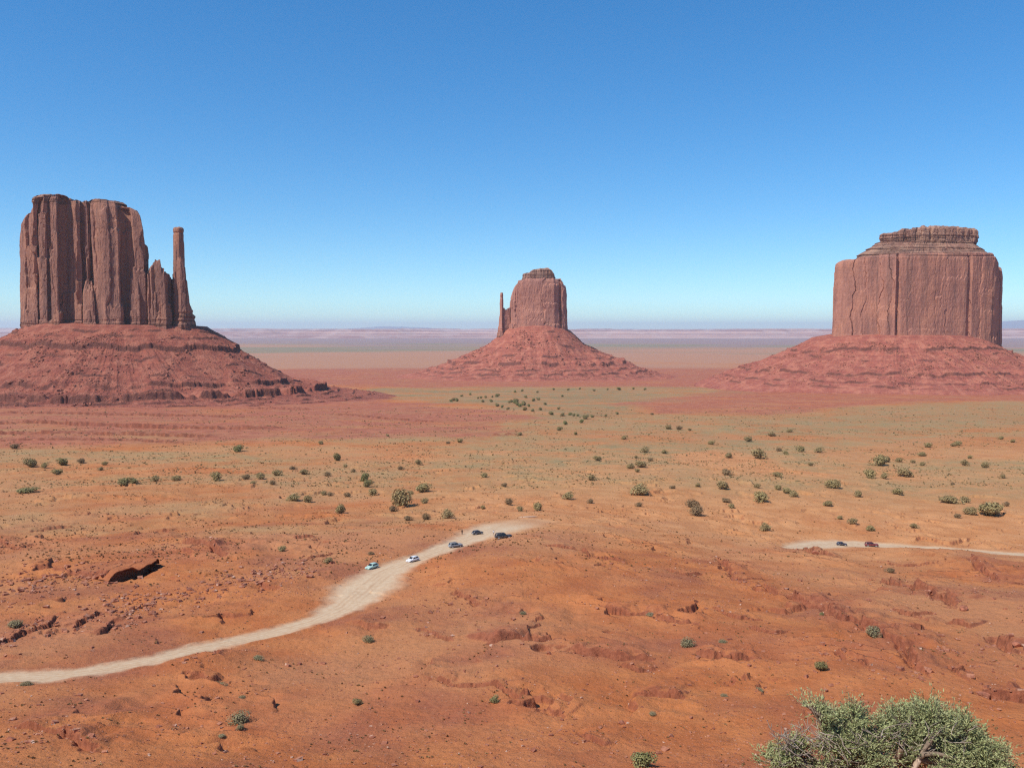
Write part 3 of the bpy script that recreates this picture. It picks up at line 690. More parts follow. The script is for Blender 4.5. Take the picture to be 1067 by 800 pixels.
def butte_west():
    Y0 = 1660.0; tower = functools.partial(rock_tower, yref=Y0)
    root = empty('butte', (wx(115, Y0), Y0 + 60, wz(335, Y0)), 'broad clefted red butte with a tall thin thumb spire at its right end', 'butte', 'sandstone buttes')
    def pl(zx, dep):
        px = 20 + zx / 5.16; return (wx(px, Y0 + dep), Y0 + dep)
    def loc(o):
        o.matrix_parent_inverse = Matrix.Translation(-root.location); return o
    main = [pl(*p) for p in [(14,60),(24,14),(42,-2),(98,-9),(106,-9),(112,3),(118,-10),(158,-15),(163,-8),(168,-16),(218,-20),(228,-13),(236,6),(262,10),(290,6),(300,-4),(338,-8),(348,5),(368,5),(376,-8),
        (394,4),(401,12),(408,-10),(470,-24),(548,-22),(560,-15),(568,3),(590,7),(622,3),(634,-8),(684,-5),(704,10),(714,50),(708,100),(640,125),(120,125),(30,105)]]
    sil_x = [14, 40, 62, 85, 150, 210, 284, 290, 400, 440, 550, 600, 680, 697, 703, 716]
    sil_y = [185, 158, 120, 92, 72, 66, 80, 98, 98, 93, 106, 126, 150, 182, 260, 370]
    sx = [wx(20 + a/5.16, Y0) for a in sil_x]; sz = [wz(190 + b/5.16, Y0) for b in sil_y]
    loc(tower('cliff', main, wz(340, Y0) - 22, lambda X: np.interp(X, sx, sz), M_CLIFF_W, root, 1500, 250, (9, 46), 2.2, 3.0, 4.6,
          taper=((0, -4), (0.06, -1), (0.5, 0.5), (0.88, 2.5), (0.96, 4.5), (1, 9)), beds=0.13, seed=11, bedtop=0.07))
    cap = [pl(*p) for p in [(95,40),(110,18),(160,4),(225,6),(278,36),(286,80),(250,130),(120,120)]]
    loc(tower('cap_rock', cap, wz(207.5, Y0), wz(201.3, Y0), M_CAP, root, 400, 30, (4, 12), 1.6, 1.0, 1.2, taper=((0, -2), (0.4, 2), (0.5, 0), (1, 5)), beds=1.0, seed=13, tr=1.0))
    cap2 = [pl(*p) for p in [(396,40),(440,12),(540,10),(590,36),(590,100),(400,110)]]
    loc(tower('cap_rock', cap2, wz(211, Y0), wz(207.8, Y0), M_CAP, root, 400, 24, (4, 12), 1.6, 1.0, 1.2, taper=((0, -3), (0.5, 2), (1, 6)), beds=1.0, seed=14, tr=0.8))
    # pillar leaning on the middle of the face
    loc(tower('buttress', [pl(*p) for p in [(342,-6),(352,-18),(410,-20),(422,-4),(420,30),(345,30)]], wz(340, Y0) - 6, wz(293, Y0), M_CLIFF_W, root, 320, 110, (6, 14), 1.6, 1.5, 2.5,
          taper=((0, -3), (0.5, 0), (0.8, 4), (1, 12)), beds=0.2, seed=17, tr=3))
    loc(tower('buttress', [pl(*p) for p in [(596,-4),(606,-14),(650,-14),(668,0),(690,20),(680,60),(600,60)]], wz(340, Y0) - 6, wz(279, Y0), M_CLIFF_W, root, 320, 110, (6, 14), 1.6, 1.5, 2.5,
          taper=((0, -2), (0.5, 0), (0.85, 5), (1, 12)), beds=0.2, seed=18, tr=4))
    # lower shoulder with its knob
    shx = [wx(20 + a/5.16, Y0) for a in (680, 700, 728, 734, 770, 778, 800, 828, 834)]
    shz = [wz(190 + b/5.16, Y0) for b in (480, 466, 424, 418, 420, 466, 474, 490, 520)]
    loc(tower('shoulder', [pl(*p) for p in [(672,30),(690,0),(700,-12),(730,-20),(790,-18),(812,-4),(828,12),(838,30),(836,76),(680,86)]], wz(341, Y0) - 6, lambda X: np.interp(X, shx, shz), M_CLIFF_W, root,
          620, 150, (5, 13), 2.0, 2.6, 3.4, taper=((0, -2), (0.6, 0), (0.88, 2), (1, 5)), beds=0.18, seed=21, tr=3))
    # thumb: a flared foot and a slim shaft with a knobbed head
    loc(tower('spire_foot', [pl(*p) for p in [(828,20),(836,2),(870,-8),(905,-4),(922,10),(948,34),(952,56),(900,74),(830,70)]], wz(343, Y0) - 6,
          lambda X: np.interp(X, [wx(20+a/5.16, Y0) for a in (830, 840, 880, 905, 915, 930, 952)], [wz(190+b/5.16, Y0) for b in (490, 440, 400, 470, 560, 660, 720)]), M_CLIFF_W, root,
          420, 120, (5, 12), 1.4, 1.8, 2.2, taper=((0, -2), (0.5, 0), (1, 3)), beds=0.3, seed=23, tr=3))
    loc(tower('thumb_spire', [pl(*p) for p in [(836,24),(844,10),(868,4),(890,10),(900,24),(896,50),(866,60),(842,50)]], wz(300, Y0), wz(235.5, Y0), M_CLIFF_W, root,
          260, 150, (5, 11), 0.8, 0.9, 0.9, taper=((0, -3.5), (0.2, -1.4), (0.5, 0.4), (0.80, 1.6), (0.885, 2.2), (0.905, 3.4), (0.93, 1.6), (0.97, 1.6), (0.99, 3.5), (1, 5.5)), beds=0, seed=25, tr=0.8))
    talus(wx(115, Y0), Y0 + 42, 163, 68, 2.5, lambda X: -3 - 0.022 * X, ((-45, 12), (0, 9), (30, -13), (60, -33), (120, -72), (170, -105), (205, -115), (250, -121), (330, -132), (430, -150)),
          ((16, 3, 0.1, 0), (34, 4, 0.15, 0), (60, 9, 0.60, 0.3), (84, 3, 0.05, 0.2), (112, 4, 0.0, 0), (136, 3, 0.1, 0), (162, 8, 0.25, 0.5), (196, 4, 0.05, 0.4), (226, 14, 0.34, 1.2), (252, 4, 0.2, 0.2), (280, 3, 0.2, 0.2), (310, 3, 0.2, 0.2)), M_TAL_W, root, 41, 1700, 430, 1.2, 5600, 4.2, M_BOULD)
    for o in root.children:
        o.matrix_parent_inverse = Matrix.Translation(-root.location)

def butte_east():
    Y0 = 3000.0; tower = functools.partial(rock_tower, yref=Y0)
    root = empty('butte', (wx(557, Y0), Y0 + 80, wz(345, Y0)), 'small distant butte with a flat cap block and a short thumb on its left', 'butte', 'sandstone buttes')
    def pl(zx, dep):
        px = 500 + zx / 8.89; return (wx(px, Y0 + dep), Y0 + dep)
    body = [pl(*p) for p in [(262,60),(276,10),(330,-18),(440,-30),(560,-34),(690,-28),(738,-16),(750,0),(758,-14),(790,-6),(806,30),(806,150),(700,200),(380,200),(275,150)]]
    sx = [wx(500 + a/8.89, Y0) for a in (262, 278, 300, 335, 400, 700, 760, 775, 800)]; sz = [wz(270 + b/8.89, Y0) for b in (460, 350, 260, 205, 182, 182, 188, 196, 240)]
    tower('cliff', body, wz(348, Y0) - 14, lambda X: np.interp(X, sx, sz), M_CLIFF_E, root, 900, 150, (20, 60), 2.4, 2.0, 4.0,
          taper=((0, -6), (0.1, -3), (0.5, 2), (0.85, 2.5), (0.95, 4), (1, 8)), beds=0.14, seed=31, tr=3)
    tower('cap_rock', [pl(*p) for p in [(398,40),(410,8),(470,-8),(560,-10),(670,-4),(690,30),(690,110),(500,140),(400,110)]], wz(291.5, Y0),
          lambda X: np.interp(X, [wx(500 + a/8.89, Y0) for a in (398, 440, 480, 560, 650, 690)], [wz(270 + b/8.89, Y0) for b in (128, 122, 98, 86, 84, 110)]), M_CAP, root, 420, 44, (8, 22), 3.2, 2.2, 2.4,
          taper=((0, 0), (0.15, -2), (0.6, 0), (0.85, 2), (1, 9)), beds=1.0, seed=33, tr=2.5)
    tower('thumb_spire', [pl(*p) for p in [(184,30),(190,14),(204,8),(216,16),(222,38),(210,58),(192,54)]], wz(348, Y0) - 10, wz(304.8, Y0), M_CLIFF_E, root, 220, 110, (8, 16), 1.2, 1.5, 1.4,
          taper=((0, -9), (0.25, -3), (0.6, 0.5), (0.85, 1.5), (0.9, 3.2), (0.95, 1.8), (1, 4)), beds=0.2, seed=35, tr=1.5)
    tower('saddle', [pl(*p) for p in [(164,50),(190,16),(230,14),(286,20),(300,60),(280,100),(190,100)]], wz(348, Y0) - 12,
          lambda X: np.interp(X, [wx(500 + a/8.89, Y0) for a in (164, 180, 205, 225, 240, 280)], [wz(270 + b/8.89, Y0) for b in (640, 520, 450, 452, 470, 450)]), M_CLIFF_E, root, 320, 80, (8, 18), 2.0, 2.0, 2.2,
          taper=((0, -3), (0.5, 0), (1, 3)), beds=0.3, seed=37, tr=3)
    talus(wx(560, Y0), Y0 + 80, 117, 105, 2.4, lambda X: 16 - 26 * np.minimum(np.abs(X) / 122, 1.3) ** 2, ((-45, 3), (0, 0), (60, -37), (150, -92), (225, -130), (290, -152), (520, -190)),
          ((40, 4, 0.0, 0), (95, 5, 0.05, 0), (150, 5, 0.1, 0.2), (192, 10, 0.2, 1.0), (228, 4, 0.2, 0.2), (262, 6, 0.25, 0.2), (300, 5, 0.25, 0.2)), M_TAL_E, root, 51, 1000, 520, 2.4, 2600, 6.0, M_BOULD)
    for o in root.children:
        o.matrix_parent_inverse = Matrix.Translation(-root.location)

def butte_capped():
    Y0 = 2150.0; tower = functools.partial(rock_tower, yref=Y0)
    root = empty('butte', (wx(956, Y0), Y0 + 120, wz(352, Y0)), 'wide blocky butte with a layered cap and no spire', 'butte', 'sandstone buttes')
    def pl(zx, dep):
        px = 780 + zx / 3.477; return (wx(px, Y0 + dep), Y0 + dep)
    body = [pl(*p) for p in [(304,110),(308,64),(350,44),(410,26),(470,14),(518,0),(530,-4),(536,6),(548,-2),(640,-4),(720,0),(790,4),(796,12),(806,6),(850,14),(890,26),(908,50),(916,110),(905,230),(760,290),(430,290),(310,220)]]
    sx = [wx(780 + a/3.477, Y0) for a in (304, 325, 334, 380, 392, 520, 880, 900, 914)]; sz = [wz(210 + b/3.477, Y0) for b in (214, 206, 204, 204, 196, 186, 182, 200, 250)]
    tower('cliff', body, wz(356, Y0) - 34, lambda X: np.interp(X, sx, sz), M_CLIFF_M, root, 1400, 220, (9, 46), 1.3, 2.6, 2.2,
          taper=((0, -5), (0.08, -2), (0.5, 0), (0.95, 1), (0.985, 2), (1, 6)), beds=0.10, seed=41, tr=2.0, bedtop=0.05)
    slope = [pl(*p) for p in [(380,90),(400,52),(470,30),(560,18),(700,18),(820,24),(872,46),(884,110),(850,210),(720,250),(470,250),(390,190)]]
    tower('cap_slope', slope, wz(268, Y0) - 6, wz(246.5, Y0), M_CAP, root, 900, 70, (14, 34), 1.2, 0.8, 1.0,
          taper=((0, 0), (0.28, 5), (0.30, 2), (0.42, 12), (0.55, 24), (0.58, 22), (0.66, 30), (0.85, 44), (0.87, 42), (1, 60)), beds=1.0, seed=43, tr=2.0)
    rim = [pl(*p) for p in [(466,100),(476,72),(540,56),(640,48),(760,54),(812,70),(824,110),(800,180),(700,210),(520,200)]]
    tower('rim_rock', rim, wz(249, Y0) - 2, lambda X: np.interp(X, [wx(780 + a/3.477, Y0+60) for a in (466, 500, 575, 620, 690, 820)], [wz(210 + b/3.477, Y0+60) for b in (112, 102, 92, 88, 91, 99)]), M_CAP, root,
          700, 44, (6, 18), 3.2, 2.4, 2.4, taper=((0, 3), (0.35, 2), (0.45, 0), (0.85, 0.5), (1, 5)), beds=0.5, seed=45, tr=3.0)
    talus(wx(956, Y0), Y0 + 120, 203, 128, 2.9, lambda X: -17 - 7 * np.minimum(np.abs(X) / 200, 1.2) ** 2, ((-45, 6), (0, 0), (60, -34), (120, -67), (175, -97), (205, -112), (240, -126), (300, -152)),
          ((62, 6, 0.30, 0.1), (82, 3, 0.0, 0), (112, 3, -0.05, 0), (182, 6, 0.30, 0.3), (226, 4, 0.15, 0.2), (250, 4, 0.1, 0.2)), M_TAL_M, root, 61, 1500, 300, 1.4, 4600, 4.2, M_BOULD)
    for o in root.children:
        o.matrix_parent_inverse = Matrix.Translation(-root.location)
butte_west(); butte_east(); butte_capped()
# ------------------------------------------------------------------ loose stones and dry tufts: nobody could count them
def ground_samples(rg, n, rows, cols, keep=None):
    """random points of the valley floor seen between those rows and columns"""
    out = []
    lut_r = np.linspace(rows[0], rows[1], 60); lut_c = np.linspace(cols[0], cols[1], 14)
    G = np.array([[world_at(c, r) for c in lut_c] for r in lut_r])
    a = rg.uniform(0, len(lut_r)-1.001, n); b = rg.uniform(0, len(lut_c)-1.001, n); i = a.astype(int); j = b.astype(int); a -= i; b -= j
    P = (G[i, j]*((1-a)*(1-b))[:, None] + G[i+1, j]*(a*(1-b))[:, None] + G[i, j+1]*((1-a)*b)[:, None] + G[i+1, j+1]*(a*b)[:, None])
    return P
def off_road(P):
    return road_mask(P[:, 0], P[:, 1]) < 0.15

def build_stones():
    rg = np.random.RandomState(5); pts = []; size = []
    # rubble fields (column, row, half width, half height in the view; count; biggest block)
    for (c, r, hw, hh, n, big) in [(60,607,58,12,1500,1.6),(145,630,34,11,1100,1.5),(225,612,24,12,700,1.3),(288,600,30,11,1000,1.5),(20,660,30,14,420,1.2),(110,650,34,8,360,1.2),(190,572,40,7,400,1.2),(340,590,40,12,120,0.9),
                                   (215,690,20,10,90,0.8),(30,785,40,14,160,0.7),(220,745,40,22,170,0.6),(485,640,40,20,300,1.1),(520,605,40,16,120,0.8),(760,600,40,16,200,1.0),
                                   (700,615,50,18,200,0.8),(830,600,40,20,180,0.9),(900,690,70,26,360,0.9),(1030,690,50,30,420,1.2),(800,690,60,24,260,0.8),(540,770,60,20,240,0.5),
                                   (960,600,60,20,220,0.9),(1030,630,40,20,220,1.0),(420,690,60,26,240,0.6),(840,640,60,14,200,0.8),(5,600,16,10,140,1.4)]:
        P = ground_samples(rg, n, (max(r-2.2*hh, 520), r+2.2*hh), (c-2.2*hw, c+2.2*hw))
        q = np.stack([world_at(c, r)]) ; k = rg.uniform(0, 1, n) < 1
        G0 = np.array([world_at(c-hw, r), world_at(c+hw, r), world_at(c, r+hh), world_at(c, r-hh)])
        cx, cy = world_at(c, r); ax = abs(G0[1,0]-G0[0,0])/2; ay = abs(G0[3,1]-G0[2,1])/2
        e = ((P[:,0]-cx)/ax)**2 + ((P[:,1]-cy)/ay)**2
        k = rg.uniform(0, 1, n) < np.exp(-e*0.9)
        pts.append(P[k]); size.append(np.minimum(big*0.28/rg.uniform(0.06, 1, k.sum())**0.65, big))
    for W, h in LEDGES_W[:31] + LEDGES_W[38:]:                        # crumbled blocks at the foot of each ledge
        for a, b in zip(W[:-1], W[1:]):
            L = math.hypot(b[0]-a[0], b[1]-a[1]); n = int(L * 0.9)
            t = rg.uniform(0, 1, n); nx, ny = -(b[1]-a[1])/L, (b[0]-a[0])/L; o = rg.normal(-0.8, 1.5, n) * max(h, 0.8)
            pts.append(np.stack([a[0]+(b[0]-a[0])*t+nx*o, a[1]+(b[1]-a[1])*t+ny*o], 1)); size.append(np.minimum(0.20/rg.uniform(0.06, 1, n)**0.7, 0.55*h+0.35))
    for rows, n, s in (((812, 600), 24000, 0.10), ((640, 525), 15000, 0.17), ((812, 560), 1500, 0.28)):
        P = ground_samples(rg, n, rows, (-60, 1130)); kk = fbm(P[:,0]/25, P[:,1]/25, 3, 990) > rg.uniform(-0.6, 0.4, n)
        P = P[kk]; pts.append(P); size.append(np.minimum(s*0.8/rg.uniform(0.08, 1, len(P))**0.6, 4*s))
    P = np.concatenate(pts); S = np.concatenate(size); k = off_road(P); P, S = P[k], S[k]
    Z = terrain_z(P[:,0], P[:,1])
    V, F = rock_blocks(rg, np.stack([P[:,0], P[:,1], Z + S*0.08], 1), S, 0.75)
    N = NT('loose_rock'); p = N.pos(); n = N.noise(p, 1.1, 3, 0.6); n2 = N.noise(p, 0.05, 3)
    c = N.mix(N.step(n, 0.38, 0.62), (0.27, 0.095, 0.055), (0.43, 0.185, 0.105))
    c = N.mix(N.step(N.noise(p, 0.7, 2), 0.60, 0.68), c, (0.56, 0.36, 0.25))
    o = mesh_np('loose_stones', V, F, N.done(c), smooth=False); o['kind'] = 'stuff'
build_stones()

def clumps(rg, P, Z, S, nblade, mat, name, tall=0.9, wide=1.0):
    """low tufts: a bundle of leaning leaf blades each, all one ground cover"""
    n = len(P); a = rg.uniform(0, 6.283, (n, nblade)); lean = rg.uniform(0.15, 1.0, (n, nblade)); h = rg.uniform(0.45, 1.0, (n, nblade)) * tall
    cx = P[:, 0][:, None] + np.cos(a)*lean*0.32*S[:, None]; cy = P[:, 1][:, None] + np.sin(a)*lean*0.32*S[:, None]
    tx = P[:, 0][:, None] + np.cos(a)*lean*0.62*wide*S[:, None]; ty = P[:, 1][:, None] + np.sin(a)*lean*0.62*wide*S[:, None]
    tw = a + rg.uniform(0.8, 2.2, (n, nblade)); ww = rg.uniform(0.16, 0.34, (n, nblade)) * S[:, None]
    zb = np.broadcast_to(Z[:, None] - 0.05*S[:, None], a.shape); zt = Z[:, None] + h * S[:, None] * (1.15 - 0.6*lean)
    dx, dy = np.cos(tw)*ww, np.sin(tw)*ww; zm = zb*0.45 + zt*0.55
    bx, by = (cx*0.55 + tx*0.45), (cy*0.55 + ty*0.45)
    V = np.stack([np.stack([cx, cy, zb], -1), np.stack([bx+dx, by+dy, zm], -1), np.stack([tx, ty, zt], -1), np.stack([bx-dx, by-dy, zm], -1)], -2)
    F = np.arange(n*nblade*4).reshape(-1, 4)
    o = mesh_np(name, V.reshape(-1, 3), F, mat, smooth=False); o['kind'] = 'stuff'
    return o

def build_tufts():
    rg = np.random.RandomState(9)
    P = ground_samples(rg, 26000, (615, 470), (-40, 1110)); u = P[:,0]/P[:,1]
    left = np.clip(0.70 - 1.1*(u + 0.05), 0.12, 1) 
    dn = sm(-0.25, 0.25, fbm(P[:,0]/22, P[:,1]/22, 3, 1001)) * left * sm(215, 300, P[:,1])
    k = (rg.uniform(0, 1, len(P)) < dn) & off_road(P); P1 = P[k]
    P = ground_samples(rg, 9000, (812, 560), (-40, 1110)); dn = np.clip(fbm(P[:,0]/14, P[:,1]/14, 3, 1011)*1.8 + 0.05, 0, 0.75)
    k = (rg.uniform(0, 1, len(P)) < dn) & off_road(P); P2 = P[k]
    P = ground_samples(rg, 17000, (510, 425), (-40, 1110)); dn = sm(-0.3, 0.3, fbm(P[:,0]/60, P[:,1]/60, 3, 1021)) * 0.8
    k = rg.uniform(0, 1, len(P)) < dn; P3 = P[k]
    brown = mat_leaf('dry_brush', (0.200, 0.110, 0.050), (0.330, 0.215, 0.100), 0.3)
    olive = mat_leaf('sage_tuft', (0.190, 0.150, 0.070), (0.320, 0.250, 0.120), 0.2)
    PA = np.concatenate([P1, P2]); SA = np.concatenate([0.35*rg.uniform(0.1, 1, len(P1))**-0.45, rg.uniform(0.12, 0.5, len(P2))])
    clumps(rg, PA, terrain_z(PA[:,0], PA[:,1]), SA, 9, brown, 'dry_tufts', 0.75)
    SB = 0.55 * rg.uniform(0.15, 1, len(P3))**-0.5 * (0.7 + P3[:,1]/800)
    clumps(rg, P3, terrain_z(P3[:,0], P3[:,1]), SB, 6, olive, 'sage_tufts', 0.6)
build_tufts()

# the slab that overhangs the shaded step on the left
def overhang():
    P = list(SCARP_EDGE); rg = np.random.RandomState(15); n = 60
    Q, s, per = resample([p for p in P] + [p for p in reversed(P)], 2*n); Q = Q[:n]
    d = np.gradient(Q, axis=0); d /= np.linalg.norm(d, axis=1, keepdims=True) + 1e-9; nl = np.stack([-d[:, 1], d[:, 0]], 1)   # left = raised side
    e = np.sin(np.linspace(0.12, math.pi-0.12, n))**0.45; jag = 0.8*noise2(s[:n]/2.2, s[:n]*0, 3) + 0.4*np.round(2*noise2(s[:n]/1.3, s[:n]*0, 5))
    out = (-0.3 - 1.1*jag) * e + 2.6*(1-e); inn = 6.5 * np.ones(n)
    rows = []; zt = np.array([float(terrain_z(np.array([q[0]+k[0]*4.6]), np.array([q[1]+k[1]*4.6]))[0]) for q, k in zip(Q, nl)])
    zt = smooth_loop(zt[:, None], 6)[:, 0]; zt[0], zt[-1] = zt[1], zt[-2]
    for w_, dz in ((inn, -0.45), (inn*0.72, 0.00), (inn*0.4, 0.05), (out*0.7+0.9, 0.03), (out, -0.10), (out*0.97, -0.34), (out*0.5+1.5, -0.45), (inn*0.8, -0.7)):
        rows.append(np.stack([Q[:, 0]+nl[:, 0]*w_, Q[:, 1]+nl[:, 1]*w_, zt + dz + 0.10*noise2(s[:n]/1.4, s[:n]*0+dz*9, 7)], 1))
    V = np.concatenate(rows + [rows[0]]); o = mesh_np('rock_slab', V, grid_faces(len(rows)+1, n), M_GROUND, smooth=False, attrs={'rock': np.full(len(V), 0.55), 'red': np.full(len(V), 0.0)})
    tag(o, 'rock slab jutting over the black shadowed step left of the dirt track', 'rock slab')
overhang()

# ------------------------------------------------------------------ shrubs of the plain, one object each
def tube(V, F, pts, rad, n=6):
    """append a tapering tube through pts"""
    b0 = len(V); pts = [Vector(p) for p in pts]
    for i, p in enumerate(pts):
        d = (pts[min(i+1, len(pts)-1)] - pts[max(i-1, 0)]).normalized(); s = d.cross(Vector((0.3, 0.2, 1))).normalized()
        if s.length < 0.1: s = Vector((1, 0, 0))
        t = d.cross(s)
        for k in range(n):
            a = 2*math.pi*k/n; q = p + (s*math.cos(a) + t*math.sin(a)) * rad[i]; V.append((q.x, q.y, q.z))
    for i in range(len(pts)-1):
        for k in range(n):
            F.append((b0+i*n+k, b0+i*n+(k+1) % n, b0+(i+1)*n+(k+1) % n, b0+(i+1)*n+k))

def leaf_quads(rg, cen, nrm, size, aspect=0.55):
    n = len(cen); r = rg.normal(size=(n, 3)); nrm = nrm + 0.55*r; nrm /= np.linalg.norm(nrm, axis=1, keepdims=True)
    t = np.cross(nrm, rg.normal(size=(n, 3))); t /= np.linalg.norm(t, axis=1, keepdims=True) + 1e-9; b = np.cross(nrm, t)
    L = (size if np.ndim(size) else np.full(n, size))[:, None]; W = L * aspect
    V = np.stack([cen - t*L, cen - b*W + nrm*W*0.3, cen + t*L, cen + b*W + nrm*W*0.3], 1)
    return V.reshape(-1, 3), np.arange(n*4).reshape(-1, 4)

BARK = mat_plain('shrub_bark', (0.20, 0.15, 0.11), 0.3, 6.0)
def mat_shrub(name, a, b, scale):
    N = NT(name); p = N.pos(); n = N.noise(p, scale, 4, 0.7); oi = N.n('ShaderNodeObjectInfo').outputs['Random']
    N.b.inputs['Roughness'].default_value = 0.8; c = N.mix(N.step(n, 0.35, 0.65), a, b)
    return N.done(N.mix(N.math('MULTIPLY', oi, 0.55), c, (0.34, 0.225, 0.115)))
SHRUB_MATS = dict(olive=mat_shrub('shrub_olive', (0.270, 0.205, 0.085), (0.410, 0.315, 0.140), 0.5), green=mat_shrub('shrub_green', (0.170, 0.165, 0.060), (0.285, 0.265, 0.105), 0.5),
                  brown=mat_shrub('shrub_brown', (0.185, 0.118, 0.060), (0.290, 0.190, 0.100), 0.5), grey=mat_shrub('shrub_grey_green', (0.19, 0.17, 0.085), (0.31, 0.27, 0.15), 0.8))
def shrub_meshes(kind, seed):
    """a unit shrub: base at the origin, about one metre across"""
    rg = np.random.RandomState(seed); cl = []; low = kind in ('grey', 'brown')
    ncl = rg.randint(6, 10)
    for i in range(ncl):
        a = rg.uniform(0, 6.283); r = rg.uniform(0, 0.30); cl.append((r*math.cos(a), r*math.sin(a), rg.uniform(0.18, 0.44) * (0.8 if low else 1.0), rg.uniform(0.20, 0.31)))
    n = 1250; ci = rg.randint(0, ncl, n); c = np.array(cl)[ci]; d = rg.normal(size=(n, 3)); d /= np.linalg.norm(d, axis=1, keepdims=True)
    rr = rg.uniform(0.45, 1.08, (n, 1)) ** 0.6
    cen = c[:, :3] + d * rr * c[:, 3:4] * np.array([1, 1, 0.85]); cen[:, 2] = np.maximum(cen[:, 2], 0.03)
    V, F = leaf_quads(rg, cen, d + np.array([0, 0, 0.5]), rg.uniform(0.026, 0.058, n) * (0.8 if low else 1.0), 0.6)
    crown = mesh_np('crown', V, F, SHRUB_MATS[kind], smooth=False, link=False)
    tv, tf = [], []
    for i in range(5):
        q = cl[i]; tube(tv, tf, [(0, 0, -0.12), (q[0]*0.4, q[1]*0.4, q[2]*0.45), (q[0], q[1], q[2])], [0.035, 0.024, 0.010], 5)
    stem = mesh_np('stem', np.array(tv), np.array(tf), BARK, link=False)
    return crown, stem
SHRUB = {k: [shrub_meshes(k, 100*i + 7*j) for j in range(4)] for i, k in enumerate(SHRUB_MATS)}
srg = random.Random(3)
def shrub(c, r, wpx, kind='olive', label=None, group=None, tall=1.0, name='desert_shrub', cat='shrub'):
    x, y = world_at(c, r); z = float(terrain_z(np.array([x]), np.array([y]))[0]); size = wpx * math.hypot(x, y) / FPX / 0.80
    cr, st = srg.choice(SHRUB[kind])
    root = empty(name, (x, y, z - 0.02*size), label, cat, group, srg.uniform(0, 6.28))
    root.scale = (size, size * srg.uniform(0.85, 1.1), size * tall * srg.uniform(0.9, 1.1))
    for src in (cr, st):
        o = src.copy(); C.objects.link(o); o.parent = root
    return root

